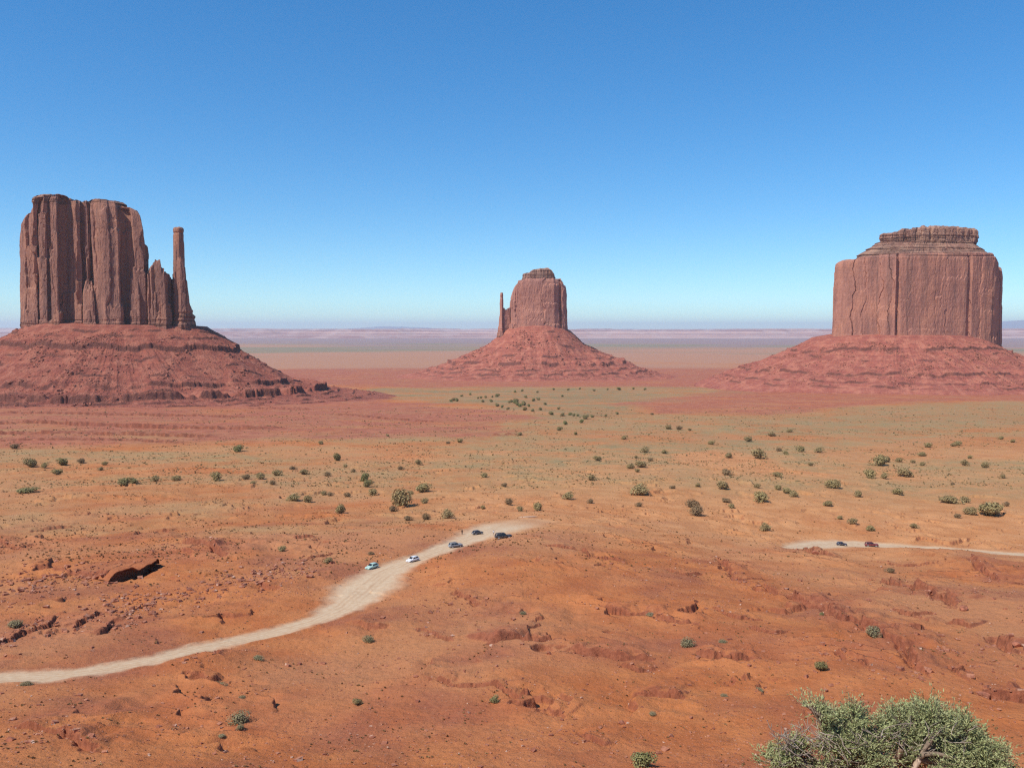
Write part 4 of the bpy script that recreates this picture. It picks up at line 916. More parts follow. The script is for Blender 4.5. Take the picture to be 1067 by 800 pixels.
G1 = 'shrubs scattered over the valley floor'
SPECIAL = [  # column, foot row, width, kind, height factor, label
 (417,527,21,'olive',1.15,'largest dark olive shrub above the dirt track, a smaller one touching its lower left'), (409,532,11,'brown',1.0,'brown shrub tucked against the lower left of the biggest olive shrub'),
 (379.5,504,9,'green',1.25,'upper bush of the bright green pair standing one above the other'), (383,509,9,'green',1.2,'lower bush of the bright green pair standing one above the other'),
 (356,535,11,'olive',1.1,'round olive shrub alone between the green pair of bushes and the teal car'), (467,540,13,'olive',1.0,'rounded olive shrub nearest the track between the grey and white cars'),
 (443,542,11,'brown',0.9,'brown shrub between two olive ones just above the track'), (424.5,543,10,'brown',0.85,'low dark shrub directly below the biggest olive shrub'),
 (439.5,513,16,'olive',0.8,'wide flat olive shrub up and right of the biggest shrub'), (559.5,531,12,'olive',1.05,'olive shrub with clear shadow just above the parking area on the track'),
 (530,526,10,'brown',1.0,'open brownish shrub standing above the black parked car'), (542,532.5,7,'olive',1.0,'small shrub close above the stone kerb of the parking area'),
 (592,522,12,'olive',0.8,'flattish olive shrub right of the parking area'), (723,533,14,'brown',0.9,'upper of two brown shrubs touching below the sandy mound'), (726,540,17,'brown',0.9,'lower and wider of two brown shrubs touching below the sandy mound'),
 (752,518,13,'olive',0.85,'compact olive shrub under the bare sandy mound'), (793.4,529,18,'olive',0.7,'wide low olive shrub left of the trio of bushes on the sand'), (790,479,15,'olive',0.9,'broad olive shrub on the right shoulder of the bare mound'),
 (868.6,514,15,'olive',0.8,'solid dark olive shrub alone on pale sand above the red vehicle'), (864.7,533,10,'olive',0.8,'smaller olive shrub halfway between the red vehicle and a bigger shrub'),
 (989,525,17,'olive',0.6,'long low olive shrub with faint brush trailing to its right'), (1011.7,539,12,'olive',0.9,'rounded shrub just left of the largest shrub above the right track'), (1037.6,540,23,'olive',0.75,'largest shrub above the right track, wide and spreading'),
 (917,486,17,'olive',0.8,'widest shrub of the loose cluster on the right plain'), (906.6,501,12,'olive',0.9,'dark round shrub leading a row of three on the right plain'), (921,501.5,8,'olive',0.9,'middle shrub of the row of three on the right plain'), (940,498,14,'olive',0.8,'double headed shrub ending the row of three on the right plain'),
 (667,520,19,'olive',0.7,'wide low shrub with another growing through its right end, left of the sandy mound'), (666,530,8,'brown',1.0,'narrow brown shrub below the wide low pair left of the sandy mound'),
 (667.5,493,11,'olive',0.9,'darkest shrub in the grassy hollow left of the bare mound'), (672,472,10,'olive',0.8,'neat dark shrub above the grassy hollow by the mound'),
 (225.7,503,11,'olive',1.1,'round tree-like shrub with shadow standing alone on the left grassland'), (247.5,471,12,'green',0.8,'dark green shrub near the foot of the spired butte'),
 (351.6,480,10,'green',1.1,'pointed green shrub alone on pinkish ground below the spired butte'), (32.6,486,12,'green',0.9,'bushy green shrub at the far left below the red slope'), (66,484,10,'green',0.9,'green shrub beside the bushy one at the far left'), (61,494,10,'olive',0.8,'low dark shrub below the green pair at the far left'),
 (320,525,9,'olive',1.1,'upright dark shrub at the end of a low hedge-like line of brush'), (306,524,15,'olive',0.6,'long low brush like a short hedge on the left plain'),
 (130,510,16,'green',0.5,'low bright green patch of brush on the left plain'), (140,507,8,'green',0.8,'taller bush at the top of the bright green patch on the left plain'), (27,514,18,'green',0.4,'flat green mat of brush near the left edge'),
 (247,754,21,'grey',0.75,'biggest grey-green bush on the bare slope below the track, casting a spiky shadow'), (252.5,730,9,'grey',0.8,'small round bush straight above the biggest grey-green bush on the slope'), (252,767,9,'grey',0.9,'small pale bush straight below the biggest grey-green bush on the slope'), (232,777,9,'grey',0.5,'flat scrap of brush lowest on the left slope'),
 (384,670,12,'grey',0.9,'dark twiggy bush alone beside the bend of the pale track'), (373,733,9,'green',0.9,'small dark green bush alone on the smooth lower slope'), (269,689,10,'grey',0.7,'small dull bush just under the pale track'),
 (227,715,15,'grey',0.6,'faint grey bush under the hump beside the track'), (18,654,15,'grey',0.6,'low dusky bush among broken ledges at the left edge'), (25,714,12,'grey',0.4,'scrap of brush on the near edge of the track'),
 (515,740,10,'green',0.9,'green bush under a thin curved ledge with white stones'), (715,680,17,'grey',0.8,'grey-green bush with a little sandy shadow, centre right of the slope'), (670,798,25,'green',0.9,'dark spiky bush cut by the lower edge, left of the big juniper'),
 (545,648,8,'grey',0.6,'small bush at the tip of a broken ledge'), (677,652,10,'grey',0.6,'pale tuft growing on the upper thin ledge'), (679,751,8,'grey',0.7,'pale tuft on the lower right slope'), (908,670,16,'grey',0.9,'grey-green bush under the long dark ledge, right side'),
 (856,646,7,'green',0.9,'tiny green bush above the long dark ledge'), (856,710,13,'green',0.9,'dark green bush just above the big juniper'), (752,677,10,'grey',0.5,'flat brush beside the centre right grey-green bush'), (790,725,12,'grey',0.5,'pale dry bush left of the big juniper'),
 (928,599,10,'brown',0.8,'brown bush on the slope below the right track'), (754,731,9,'grey',0.4,'pale straggling bush two bushes left of the big juniper'),
]
for c, r, wpx, kind, tall, lab in SPECIAL:
    shrub(c, r, wpx, kind, lab, G1, tall)
PLAIN_L = [(417,489,8),(436,484.5,8),(333,463,6),(304.5,489,9),(317,493,9),(341,497,9),(362.7,519,9),(389,517,10),(441,525,9),(343.5,518,8),(503,500,8),(525.6,508,7),(503,529,6),(467,463,5),(480.6,462,7),(403,455,4),
  (257,501,10),(272,500,10),(289,495,10),(263,508,7),(283.5,508,8),(368.5,492,6),(336,517,7),(184.5,504,9),(85,482,8),(46,487,7),(109,484,6),(105,489,5),(162,505,9),(14.6,468,8),(292.5,576,9),(387,580,7),(342,588,9),(541.5,454,6),(473.4,418,5),(428,516,7),(360,486,6)]
for c, r, wpx in PLAIN_L: shrub(c, r, wpx, srg.choice(['olive', 'olive', 'brown']), 'small shrub among those dotted over the grassy plain left of the parking area', 'small shrubs on the left plain', 0.85)
PLAIN_R = [(615.5,526,8),(616.5,505,9),(692,473,7),(622,483.5,8),(650,458,7),(658,494,8),(665,498,6),(701,516,7),(728,515,6),(756,529,10),(760.6,534,7),(788.5,516,7),(810,503,9),(817.7,521,10),(827.6,524.5,9),(810,517,8),(760,478,8),
  (835,471,10),(819,475,6),(812,470,7),(803.6,455,8),(780,460,8),(741,463,7),(698,447,7),(708,448,7),(719,449,4),(822.7,451,6),(798,555,12),(663,479,5),(677.6,484,7),(757,501,12),(679,432,4),
  (853,472,9),(895,523,9),(924.6,482.5,9),(937.6,482,7),(952,483,5),(961,486,6),(961.4,475.5,7),(967,466,7),(997.8,464,7),(992.5,465,5),(1043,458,5),(1056.6,461,5),(1005,485,8),(1010,477,5),(1025.6,487,8),(1045,498,6),(934.6,518,10),(1006,524,10),
  (997,543,8),(1049,529,7),(993,506,4),(845.5,488,6),(888,550,9),(952,554,8),(905.6,555,8),(876,545,6)]
for c, r, wpx in PLAIN_R: shrub(c, r, wpx, srg.choice(['olive', 'olive', 'olive', 'brown']), 'small shrub among those dotted over the sandy plain right of the parking area', 'small shrubs on the right plain', 0.85)
FAR = [(518,413,5),(503,419,4),(506,414.5,4),(538,419,6),(546,423,6),(547,428,5),(536.5,421,5),(518,424,5),(523,425,4),(556,418,4),(561,417,4),(568,422,4),(582,426,4),(574.5,432,5),(586,433,5),(594,432,4),(598,433,4),(602,433,3.5),(610,436,7),(606,440,5),(617,434,4),(631,433.5,4),(643,431,3.5),
  (589,442,5),(583,449,6),(600,453,4),(501,415,3),(498,415.5,3),(490,411,3),(481,413,3),(513,414,3),(536.5,409,3),(544,408,3),(548,415,4),(551,424,4),(555,429,4),(542,424,5),(539,423,5),(533,419,4),(531,420,4),(476,418.5,5),(470,419,3.5),(560,409,3),(577,406.5,3),(592,407,3),(604,406,3),(619,408,3),(633,407,3),(645,407,4),(660,406.5,3),(672,407,3),(586,413,3),(563,427,4),(529,427,4),(512,419,4)]
for c, r, wpx in FAR: shrub(c, r, wpx, 'green', 'dark green juniper in the cluster on the flat before the distant small butte', 'far junipers before the small butte', 1.0, 'juniper', 'juniper')

# ------------------------------------------------------------------ the big juniper bush at the overlook's edge
def big_bush():
    rg = np.random.RandomState(77); D0 = 5.0
    def at(px, row, dep=0.0):
        Y = D0 + dep; t = tan_row(row); u = (px - 533.5)/FPX*(math.cos(PITCH) + t*math.sin(PITCH)); return np.array([u*Y, Y, -t*Y])
    bx, by = at(925, 850)[:2]; bz = float(terrain_z(np.array([bx]), np.array([by]))[0])
    root = empty('juniper_bush', (bx, by, bz), 'large grey-green juniper bush with dead twigs and a bleached twisted trunk, nearest of all', 'bush')
    lobes = [  # centre column,row, depth offset, radius m across, radius up, leaf sprays
      (806,774,0.0,0.085,0.045,140), (822,758,0.02,0.075,0.05,170), (850,722,0.0,0.075,0.03,110), (868,732,0.03,0.08,0.05,170), (889,731,0.04,0.065,0.075,260), (871,752,0.0,0.10,0.075,330), (897,765,-0.05,0.13,0.09,420), (905,742,0.1,0.09,0.08,260),
      (936,738,0.10,0.09,0.085,340), (966,735,0.05,0.13,0.10,560), (996,748,0.05,0.13,0.11,560), (1020,766,0.0,0.12,0.11,520), (968,768,-0.06,0.14,0.10,330), (1005,786,-0.08,0.17,0.11,480), (1036,789,0.0,0.09,0.08,260), (868,786,-0.1,0.10,0.05,110), (985,760,0.25,0.30,0.14,420), (1050,806,0.02,0.09,0.08,200), (925,774,0.15,0.16,0.06,260), (845,775,0.1,0.12,0.05,70)]
    base = np.array([0.0, 0.0, 0.0]); trunk_top = at(925, 792) - np.array([bx, by, bz])
    tv, tf = [], []
    def curve(a, b, wig, n=7):
        a, b = np.array(a, float), np.array(b, float); out = []
        w1 = rg.normal(size=3)*wig; w2 = rg.normal(size=3)*wig
        for i in range(n):
            t = i/(n-1); out.append(a + (b-a)*t + (w1*math.sin(math.pi*t) + w2*math.sin(2*math.pi*t)) * np.linalg.norm(b-a))
        return out
    # trunk: three twisted bleached stems that split near the ground
    splits = []
    for e, r in (((905,794),0.050), ((940,778),0.034), ((932,800),0.05), ((958,790),0.03)):
        q = at(e[0], e[1], rg.uniform(-0.12, 0.02)) - np.array([bx, by, bz]); p = curve(base + rg.normal(size=3)*0.03*np.array([1,1,0]) - np.array([0,0,0.15]), q, 0.10)
        tube(tv, tf, p, list(np.linspace(r, r*0.55, 7)), 9); splits.append(q)
    mesh_np('trunk', np.array(tv), np.array(tf), M_WOOD, root)
    V1, F1, nq = [], [], 0; leaves = []; dead_v, dead_f = [], []; br_v, br_f = [], []
    for (c, r, dep, rx, rz, n) in lobes:
        cen = at(c, r + 20, dep) - np.array([bx, by, bz]); k = min(range(len(splits)), key=lambda i: np.linalg.norm(splits[i]-cen))
        limb = curve(splits[k], cen, 0.10); tube(br_v, br_f, limb, list(np.linspace(0.017, 0.006, 7)), 6)
        d = rg.normal(size=(n, 3)); d /= np.linalg.norm(d, axis=1, keepdims=True); rad = rg.uniform(0.25, 1.0, (n, 1)) ** 0.55
        nc = max(5, n//16); sc = rg.normal(size=(nc, 3)); sc /= np.linalg.norm(sc, axis=1, keepdims=True); ck = rg.randint(0, nc, n)   # sprays gather in clumps
        rad = np.clip(rg.uniform(0.55, 1.0, (nc, 1))[ck], 0, 1); d = sc[ck] + 0.30 * rg.normal(size=(n, 3)); d /= np.maximum(np.linalg.norm(d, axis=1, keepdims=True), 0.9)
        dirs = d * np.array([1, 1, 0.9]) + np.array([0, 0, 0.35]); dirs /= np.linalg.norm(dirs, axis=1, keepdims=True)
        tip = cen + d * rad * np.array([rx, rx*1.1, rz])
        for i in range(n):
            L = rg.uniform(0.035, 0.085); a = tip[i]; b = a + (dirs[i] + rg.normal(size=3)*0.35) * L
            if i % 3 == 0: tube(br_v, br_f, [limb[rg.randint(3, 7)], (a*0.6 + cen*0.4) + rg.normal(size=3)*0.01, a, b], [0.004, 0.003, 0.002, 0.001], 3)
            m = 15; t = rg.uniform(0, 1, m)[:, None]; pts = a + (b-a)*t + rg.normal(size=(m, 3))*0.006
            leaves.append((pts, np.repeat((b-a)[None]/L, m, 0)))
    mesh_np('branches', np.array(br_v), np.array(br_f), M_TWIG, root)
    cen = np.concatenate([q[0] for q in leaves]); ax = np.concatenate([q[1] for q in leaves]); n = len(cen)
    t = ax*0.75 + rg.normal(size=(n, 3))*0.55; t /= np.linalg.norm(t, axis=1, keepdims=True); s = np.cross(t, rg.normal(size=(n, 3))); s /= np.linalg.norm(s, axis=1, keepdims=True)
    L = rg.uniform(0.007, 0.016, (n, 1)); W = L*0.22
    V = np.stack([cen - t*L*0.2, cen + t*L*0.6 + s*W, cen + t*L*1.5, cen + t*L*0.6 - s*W], 1).reshape(-1, 3)
    mesh_np('foliage', V, np.arange(n*4).reshape(-1, 4), M_JUN, root, smooth=False)
    # dead grey twigs at the left and through the crown
    for _ in range(170):
        c, r = (rg.uniform(812, 905), rg.uniform(762, 803)) if rg.rand() < 0.72 else (rg.uniform(885, 1030), rg.uniform(758, 805))
        a = at(c, r, rg.uniform(-0.14, 0.06)) - np.array([bx, by, bz]); d = np.array([rg.normal(-0.15, 0.7), rg.normal(0, 0.4), abs(rg.normal(0.35, 0.4))]); d /= np.linalg.norm(d)
        L = rg.uniform(0.04, 0.12); b = a + d*L; p = curve(a - d*L*0.6, b, 0.08, 5); tube(dead_v, dead_f, p, list(np.linspace(0.0034, 0.0010, 5)), 4)
        for _ in range(2):
            q = p[rg.randint(1, 4)]; e = q + (d + rg.normal(size=3)*0.6)*L*0.5; tube(dead_v, dead_f, [q, (q+e)/2 + rg.normal(size=3)*0.004, e], [0.0026, 0.002, 0.001], 3)
    for px, row, rx_ in ():
        a = at(px, row+10, 0.03) - np.array([bx, by, bz]); tube(dead_v, dead_f, [a, a + np.array([0.01, 0, 0.06]), a + np.array([0.02, 0, 0.10])], [0.003, 0.002, 0.001], 3)
    mesh_np('dead_twigs', np.array(dead_v), np.array(dead_f), M_DEAD, root)
M_WOOD = (lambda N: (N.bump(N.noise(N.scale(N.obj(), (40, 40, 5)), 1.0, 4), 0.8, 0.01), N.done(N.mix(N.step(N.noise(N.scale(N.obj(), (45, 45, 6)), 1.0, 4), 0.38, 0.62), (0.30, 0.19, 0.12), (0.56, 0.42, 0.30))))[1])(NT('bleached_wood'))
M_TWIG = mat_plain('twig_bark', (0.26, 0.19, 0.13), 0.3, 20); M_DEAD = mat_plain('dead_twig', (0.36, 0.29, 0.22), 0.25, 12)
M_JUN = (lambda N: N.done(N.mix(N.step(N.noise(N.pos(), 14, 3), 0.35, 0.65), N.mix(N.step(N.noise(N.pos(), 160, 2), 0.35, 0.65), (0.245, 0.275, 0.110), (0.420, 0.440, 0.195)), N.mix(N.step(N.noise(N.pos(), 160, 2), 0.35, 0.65), (0.310, 0.325, 0.140), (0.470, 0.465, 0.235)))))(NT('juniper_leaf'))
big_bush()

# ------------------------------------------------------------------ vehicles
def paint(name, col, rough=0.35):
    N = NT(name); n = N.noise(N.obj(), 2.2, 4, 0.6); dust = N.step(n, 0.40, 0.75)
    c = N.mix(N.math('MULTIPLY', dust, 0.35), col, (0.48, 0.33, 0.22)); N.b.inputs['Roughness'].default_value = rough; N.b.inputs['Specular IOR Level'].default_value = 0.5
    return N.done(c)
M_GLASS = mat_plain('dark_window_glass', (0.018, 0.022, 0.026), 0.2, 2, 0.08, 0.5); M_TYRE = mat_plain('tyre_rubber', (0.03, 0.027, 0.025), 0.3, 8)
M_RIM = mat_plain('alloy', (0.45, 0.45, 0.45), 0.1, 8, 0.35, 0.5); M_LAMP = mat_plain('lamp_lens', (0.75, 0.77, 0.78), 0.05, 8, 0.15, 0.5)
M_TAIL = mat_plain('tail_lens', (0.30, 0.02, 0.02), 0.1, 8, 0.2, 0.5); M_BLACKTRIM = mat_plain('black_trim', (0.035, 0.033, 0.032), 0.2, 8); M_PLATE = mat_plain('number_plate_face', (0.7, 0.7, 0.68), 0.05, 8, 0.5)

def part_box(name, c, s, mat, parent, bev=0.03):
    me = bpy.data.meshes.new(name); bm = bmesh.new(); bmesh.ops.create_cube(bm, size=1.0)
    for v in bm.verts: v.co = (c[0] + v.co.x*s[0], c[1] + v.co.y*s[1], c[2] + v.co.z*s[2])
    bmesh.ops.bevel(bm, geom=bm.edges[:], offset=min(bev, 0.3*min(s)), segments=2, affect='EDGES', profile=0.5)
    bm.to_mesh(me); bm.free(); me.materials.append(mat); o = bpy.data.objects.new(name, me); C.objects.link(o); o.parent = parent
    return o

def loft(name, sections, mat, parent, smooth=True):
    """sections: list of (x, [(half width, z), ...] from the sill up to the middle line), mirrored and skinned"""
    V, F = [], []; m = len(sections[0][1]); n = 2*m
    for x, pr in sections:
        for hw, z in pr: V.append((x, hw, z))
        for hw, z in reversed(pr): V.append((x, -hw, z))
    for i in range(len(sections)-1):
        for k in range(n):
            F.append((i*n+k, (i+1)*n+k, (i+1)*n+(k+1) % n, i*n+(k+1) % n))
    me = bpy.data.meshes.new(name); faces = [tuple(f) for f in F] + [tuple(range(n)), tuple(reversed(range((len(sections)-1)*n, len(sections)*n)))]
    me.from_pydata(V, [], faces); bm = bmesh.new(); bm.from_mesh(me); bmesh.ops.recalc_face_normals(bm, faces=bm.faces); bm.to_mesh(me); bm.free()
    me.polygons.foreach_set('use_smooth', [smooth]*len(me.polygons)); me.materials.append(mat)
    o = bpy.data.objects.new(name, me); C.objects.link(o); o.parent = parent
    return o

def pane(name, quad, mat, parent, thick=0.02):
    """a window as a thin solid slab over four corners"""
    q = [Vector(p) for p in quad]; nrm = (q[1]-q[0]).cross(q[3]-q[0]).normalized() * thick
    V = [tuple(p - nrm*0.5) for p in q] + [tuple(p + nrm*0.5) for p in q]
    F = [(3,2,1,0),(4,5,6,7),(0,1,5,4),(1,2,6,5),(2,3,7,6),(3,0,4,7)]
    me = bpy.data.meshes.new(name); me.from_pydata(V, [], F); me.materials.append(mat); o = bpy.data.objects.new(name, me); C.objects.link(o); o.parent = parent
    return o

def car(c, r, head, label, col, L=4.5, W=1.8, H=1.5, style='hatch', plate=True):
    x, y = world_at(c, r); z = float(terrain_z(np.array([x]), np.array([y]))[0])
    root = empty('parked_car' if style != 'pickup' else 'pickup_truck', (x, y, z + 0.01), label, 'car' if style != 'pickup' else 'pickup', 'vehicles on the dirt tracks', R(head))
    M = paint('paint_' + style + '_%d_%d' % (c, r), col); h = L/2; w_ = W/2; bel = 0.60*H; sill = 0.17*H + 0.05
    def sec(xx, hw, zb, zbelt): return (xx, [(hw*0.86, zb), (hw*0.99, zb+0.12), (hw, (zb+zbelt)/2), (hw*0.95, zbelt-0.05), (hw*0.86, zbelt), (0.001, zbelt+0.02)])
    hood = 0.53*H if style in ('hatch', 'sedan') else 0.60*H
    loft('body', [sec(h, w_*0.80, sill+0.12, hood-0.14), sec(h-0.08, w_*0.90, sill+0.02, hood-0.06), sec(h-0.45, w_, sill, hood), sec(0.21*L, w_, sill, bel-0.02), sec(0.0, w_, sill, bel), sec(-0.3*L, w_, sill, bel),
                  sec(-h+0.25, w_*0.97, sill+0.02, bel-0.01 if style != 'sedan' else bel-0.04), sec(-h+0.05, w_*0.90, sill+0.06, bel-0.05), sec(-h, w_*0.84, sill+0.14, bel-0.14)], M, root)
    tail = {'hatch': -h+0.22, 'suv': -h+0.16, 'sedan': -h+0.95, 'pickup': -0.06*L}[style]; rtail = {'hatch': -h+0.62, 'suv': -h+0.38, 'sedan': -h+1.55, 'pickup': -0.02*L}[style]
    fx, rx = 0.215*L, 0.06*L if style != 'pickup' else 0.13*L
    if style == 'pickup': fx = 0.25*L
    gw, rw = w_*0.88, w_*0.70; gz, rz = bel-0.02, H
    roof_n = [(rtail, rw, rz-0.05), ((rtail+rx)/2, rw, rz), (rx, rw*0.98, rz-0.04)]
    V = []
    cab = [(fx, [(gw*0.98, gz-0.05), (gw*0.94, gz), (gw*0.7, gz+0.01), (0.001, gz+0.02)]), (rx, [(gw, gz-0.05), (gw*0.97, gz), (rw, rz-0.06), (0.001, rz-0.01)]), ((rx+rtail)/2, [(gw, gz-0.05), (gw*0.97, gz), (rw, rz-0.05), (0.001, rz)]),
           (rtail, [(gw, gz-0.05), (gw*0.96, gz), (rw*0.97, rz-0.09), (0.001, rz-0.04)]), (tail, [(gw*0.96, gz-0.05), (gw*0.92, gz), (gw*0.86, gz+0.05), (0.001, gz+0.07)])]
    loft('cabin', cab, M, root)
    # glazing, a few millimetres proud of the cabin
    fw = lambda t, s, e=0.012: (fx + (rx-fx)*t + e, s*((gw*0.70*(1-t)+rw*t)*0.92), gz+0.01 + (rz-0.05-gz)*t + e)
    pane('windscreen', [fw(0.10,-1,0.03), fw(0.10,1,0.03), fw(0.90,1,0.03), fw(0.90,-1,0.03)], M_GLASS, root)
    bw = lambda t, s, e=-0.012: (tail + (rtail-tail)*t + e*1.6, s*((gw*0.84*(1-t)+rw*0.95*t)*0.90), gz+0.05 + (rz-0.09-gz-0.05)*t - e)
    pane('rear_window', [bw(0.14,1,-0.03), bw(0.14,-1,-0.03), bw(0.92,-1,-0.03), bw(0.92,1,-0.03)], M_GLASS, root)
    for s in (-1, 1):
        def sw(xx, t): return (xx, s*((gw*0.97)*(1-t) + rw*t + 0.016), gz + (rz-0.06-gz)*t)
        xm = (rx+rtail)/2 + 0.05; spans = [(rx+0.08 + 0.0, xm+0.05)] + ([(xm-0.05, rtail+0.10)] if style != 'pickup' else [])
        for k, (xa, xb) in enumerate(spans):
            lo = xa + (0.42*(fx-rx) if k == 0 else 0); lb = xb - (0.25*(rtail-tail) if (k == 1 or style == 'pickup') else 0)
            q = [sw(lo, 0.10), sw(lb, 0.10), sw(xb, 0.86), sw(xa, 0.86)]
            pane('side_window', q if s > 0 else q[::-1], M_GLASS, root)
        part_box('headlight', (h-0.09, s*w_*0.66, hood-0.20), (0.14, 0.34*w_, 0.15), M_LAMP, root); part_box('tail_light', (-h+0.05, s*w_*0.70, bel-0.24), (0.09, 0.24*w_, 0.22), M_TAIL, root)
        part_box('wing_mirror', (fx-0.18, s*(w_+0.07), bel+0.09), (0.10, 0.20, 0.14), M, root)
        part_box('sill_trim', (0, s*(w_*0.985), sill+0.03), (0.52*L, 0.05, 0.09), M_BLACKTRIM, root)
        for xx in (0.31*L, -0.30*L):
            rr = 0.225*H; tv, tf = [], []
            prof = [(0.0, 0.10), (rr*0.62, 0.105), (rr*0.9, 0.11), (rr, 0.08), (rr, -0.08), (rr*0.9, -0.11), (rr*0.62, -0.105), (0.0, -0.10)]; n = 22
            for q in prof:
                for k in range(n): a = 2*math.pi*k/n; tv.append((xx + q[0]*math.cos(a), s*(w_-0.06) + q[1], rr + q[0]*math.sin(a)))
            for i in range(len(prof)-1):
                for k in range(n): tf.append((i*n+k, i*n+(k+1) % n, (i+1)*n+(k+1) % n, (i+1)*n+k))
            ty = mesh_np('wheel', np.array(tv), np.array(tf), M_TYRE, root); rv, rf = [], []
            for q in ((0.0, 0.128), (rr*0.28, 0.130), (rr*0.60, 0.116), (rr*0.60, 0.09)):
                for k in range(n): a = 2*math.pi*k/n; rv.append((xx + q[0]*math.cos(a), s*(w_-0.06 + q[1]), rr + q[0]*math.sin(a)))
            for i in range(3):
                for k in range(n): rf.append((i*n+k, i*n+(k+1) % n, (i+1)*n+(k+1) % n, (i+1)*n+k))
            mesh_np('rim', np.array(rv), np.array(rf), M_RIM, ty)
    part_box('front_bumper', (h+0.01, 0, sill+0.14), (0.16, W*0.84, 0.20), M if style != 'pickup' else M_BLACKTRIM, root, 0.05); part_box('rear_bumper', (-h-0.01, 0, sill+0.16), (0.16, W*0.84, 0.20), M if style != 'pickup' else M_RIM, root, 0.05)
    part_box('grille', (h-0.015, 0, hood-0.25), (0.07, W*0.42, 0.13), M_BLACKTRIM, root)
    if plate: part_box('number_plate', (-h-0.095, 0, sill+0.32), (0.02, 0.42, 0.16), M_PLATE, root, 0.005)
    if style == 'suv':
        for s in (-1, 1): part_box('roof_rail', ((rx+rtail)/2, s*rw*0.82, rz+0.03), (abs(rx-rtail)*0.9, 0.05, 0.06), M_BLACKTRIM, root, 0.01)
    if style == 'pickup':
        part_box('load_bed', ((-h+tail)/2-0.0, 0, bel+0.004), (abs(-h-tail)*0.82, W*0.72, 0.02), M_BLACKTRIM, root, 0.004)
    return root
car(387.5, 593, 238, 'pale mint green hatchback coming down the dirt track, lowest of the five cars there', (0.46, 0.66, 0.56), 4.3, 1.78, 1.52, 'hatch')
car(430, 585.5, 232, 'white car on the dirt track between the mint green and the grey car', (0.80, 0.80, 0.79), 4.3, 1.78, 1.52, 'hatch')
car(474.5, 570.5, 30, 'grey estate car on the dirt track just below the parking area', (0.23, 0.24, 0.25), 4.5, 1.85, 1.62, 'suv')
car(497.5, 557, 36, 'small dark car with a pale tailgate plate, farthest up the left track', (0.05, 0.05, 0.055), 4.0, 1.75, 1.50, 'hatch')
car(524.5, 563.5, 14, 'long black car parked side on at the upper end of the left track', (0.022, 0.020, 0.022), 5.7, 1.98, 1.90, 'suv')
car(877, 568.5, 350, 'dark blue compact car in front on the right hand track', (0.025, 0.028, 0.05), 4.0, 1.76, 1.50, 'hatch')
car(908, 569.5, 352, 'dark red vehicle following the dark blue car on the right hand track', (0.20, 0.022, 0.022), 5.2, 1.9, 1.78, 'suv')

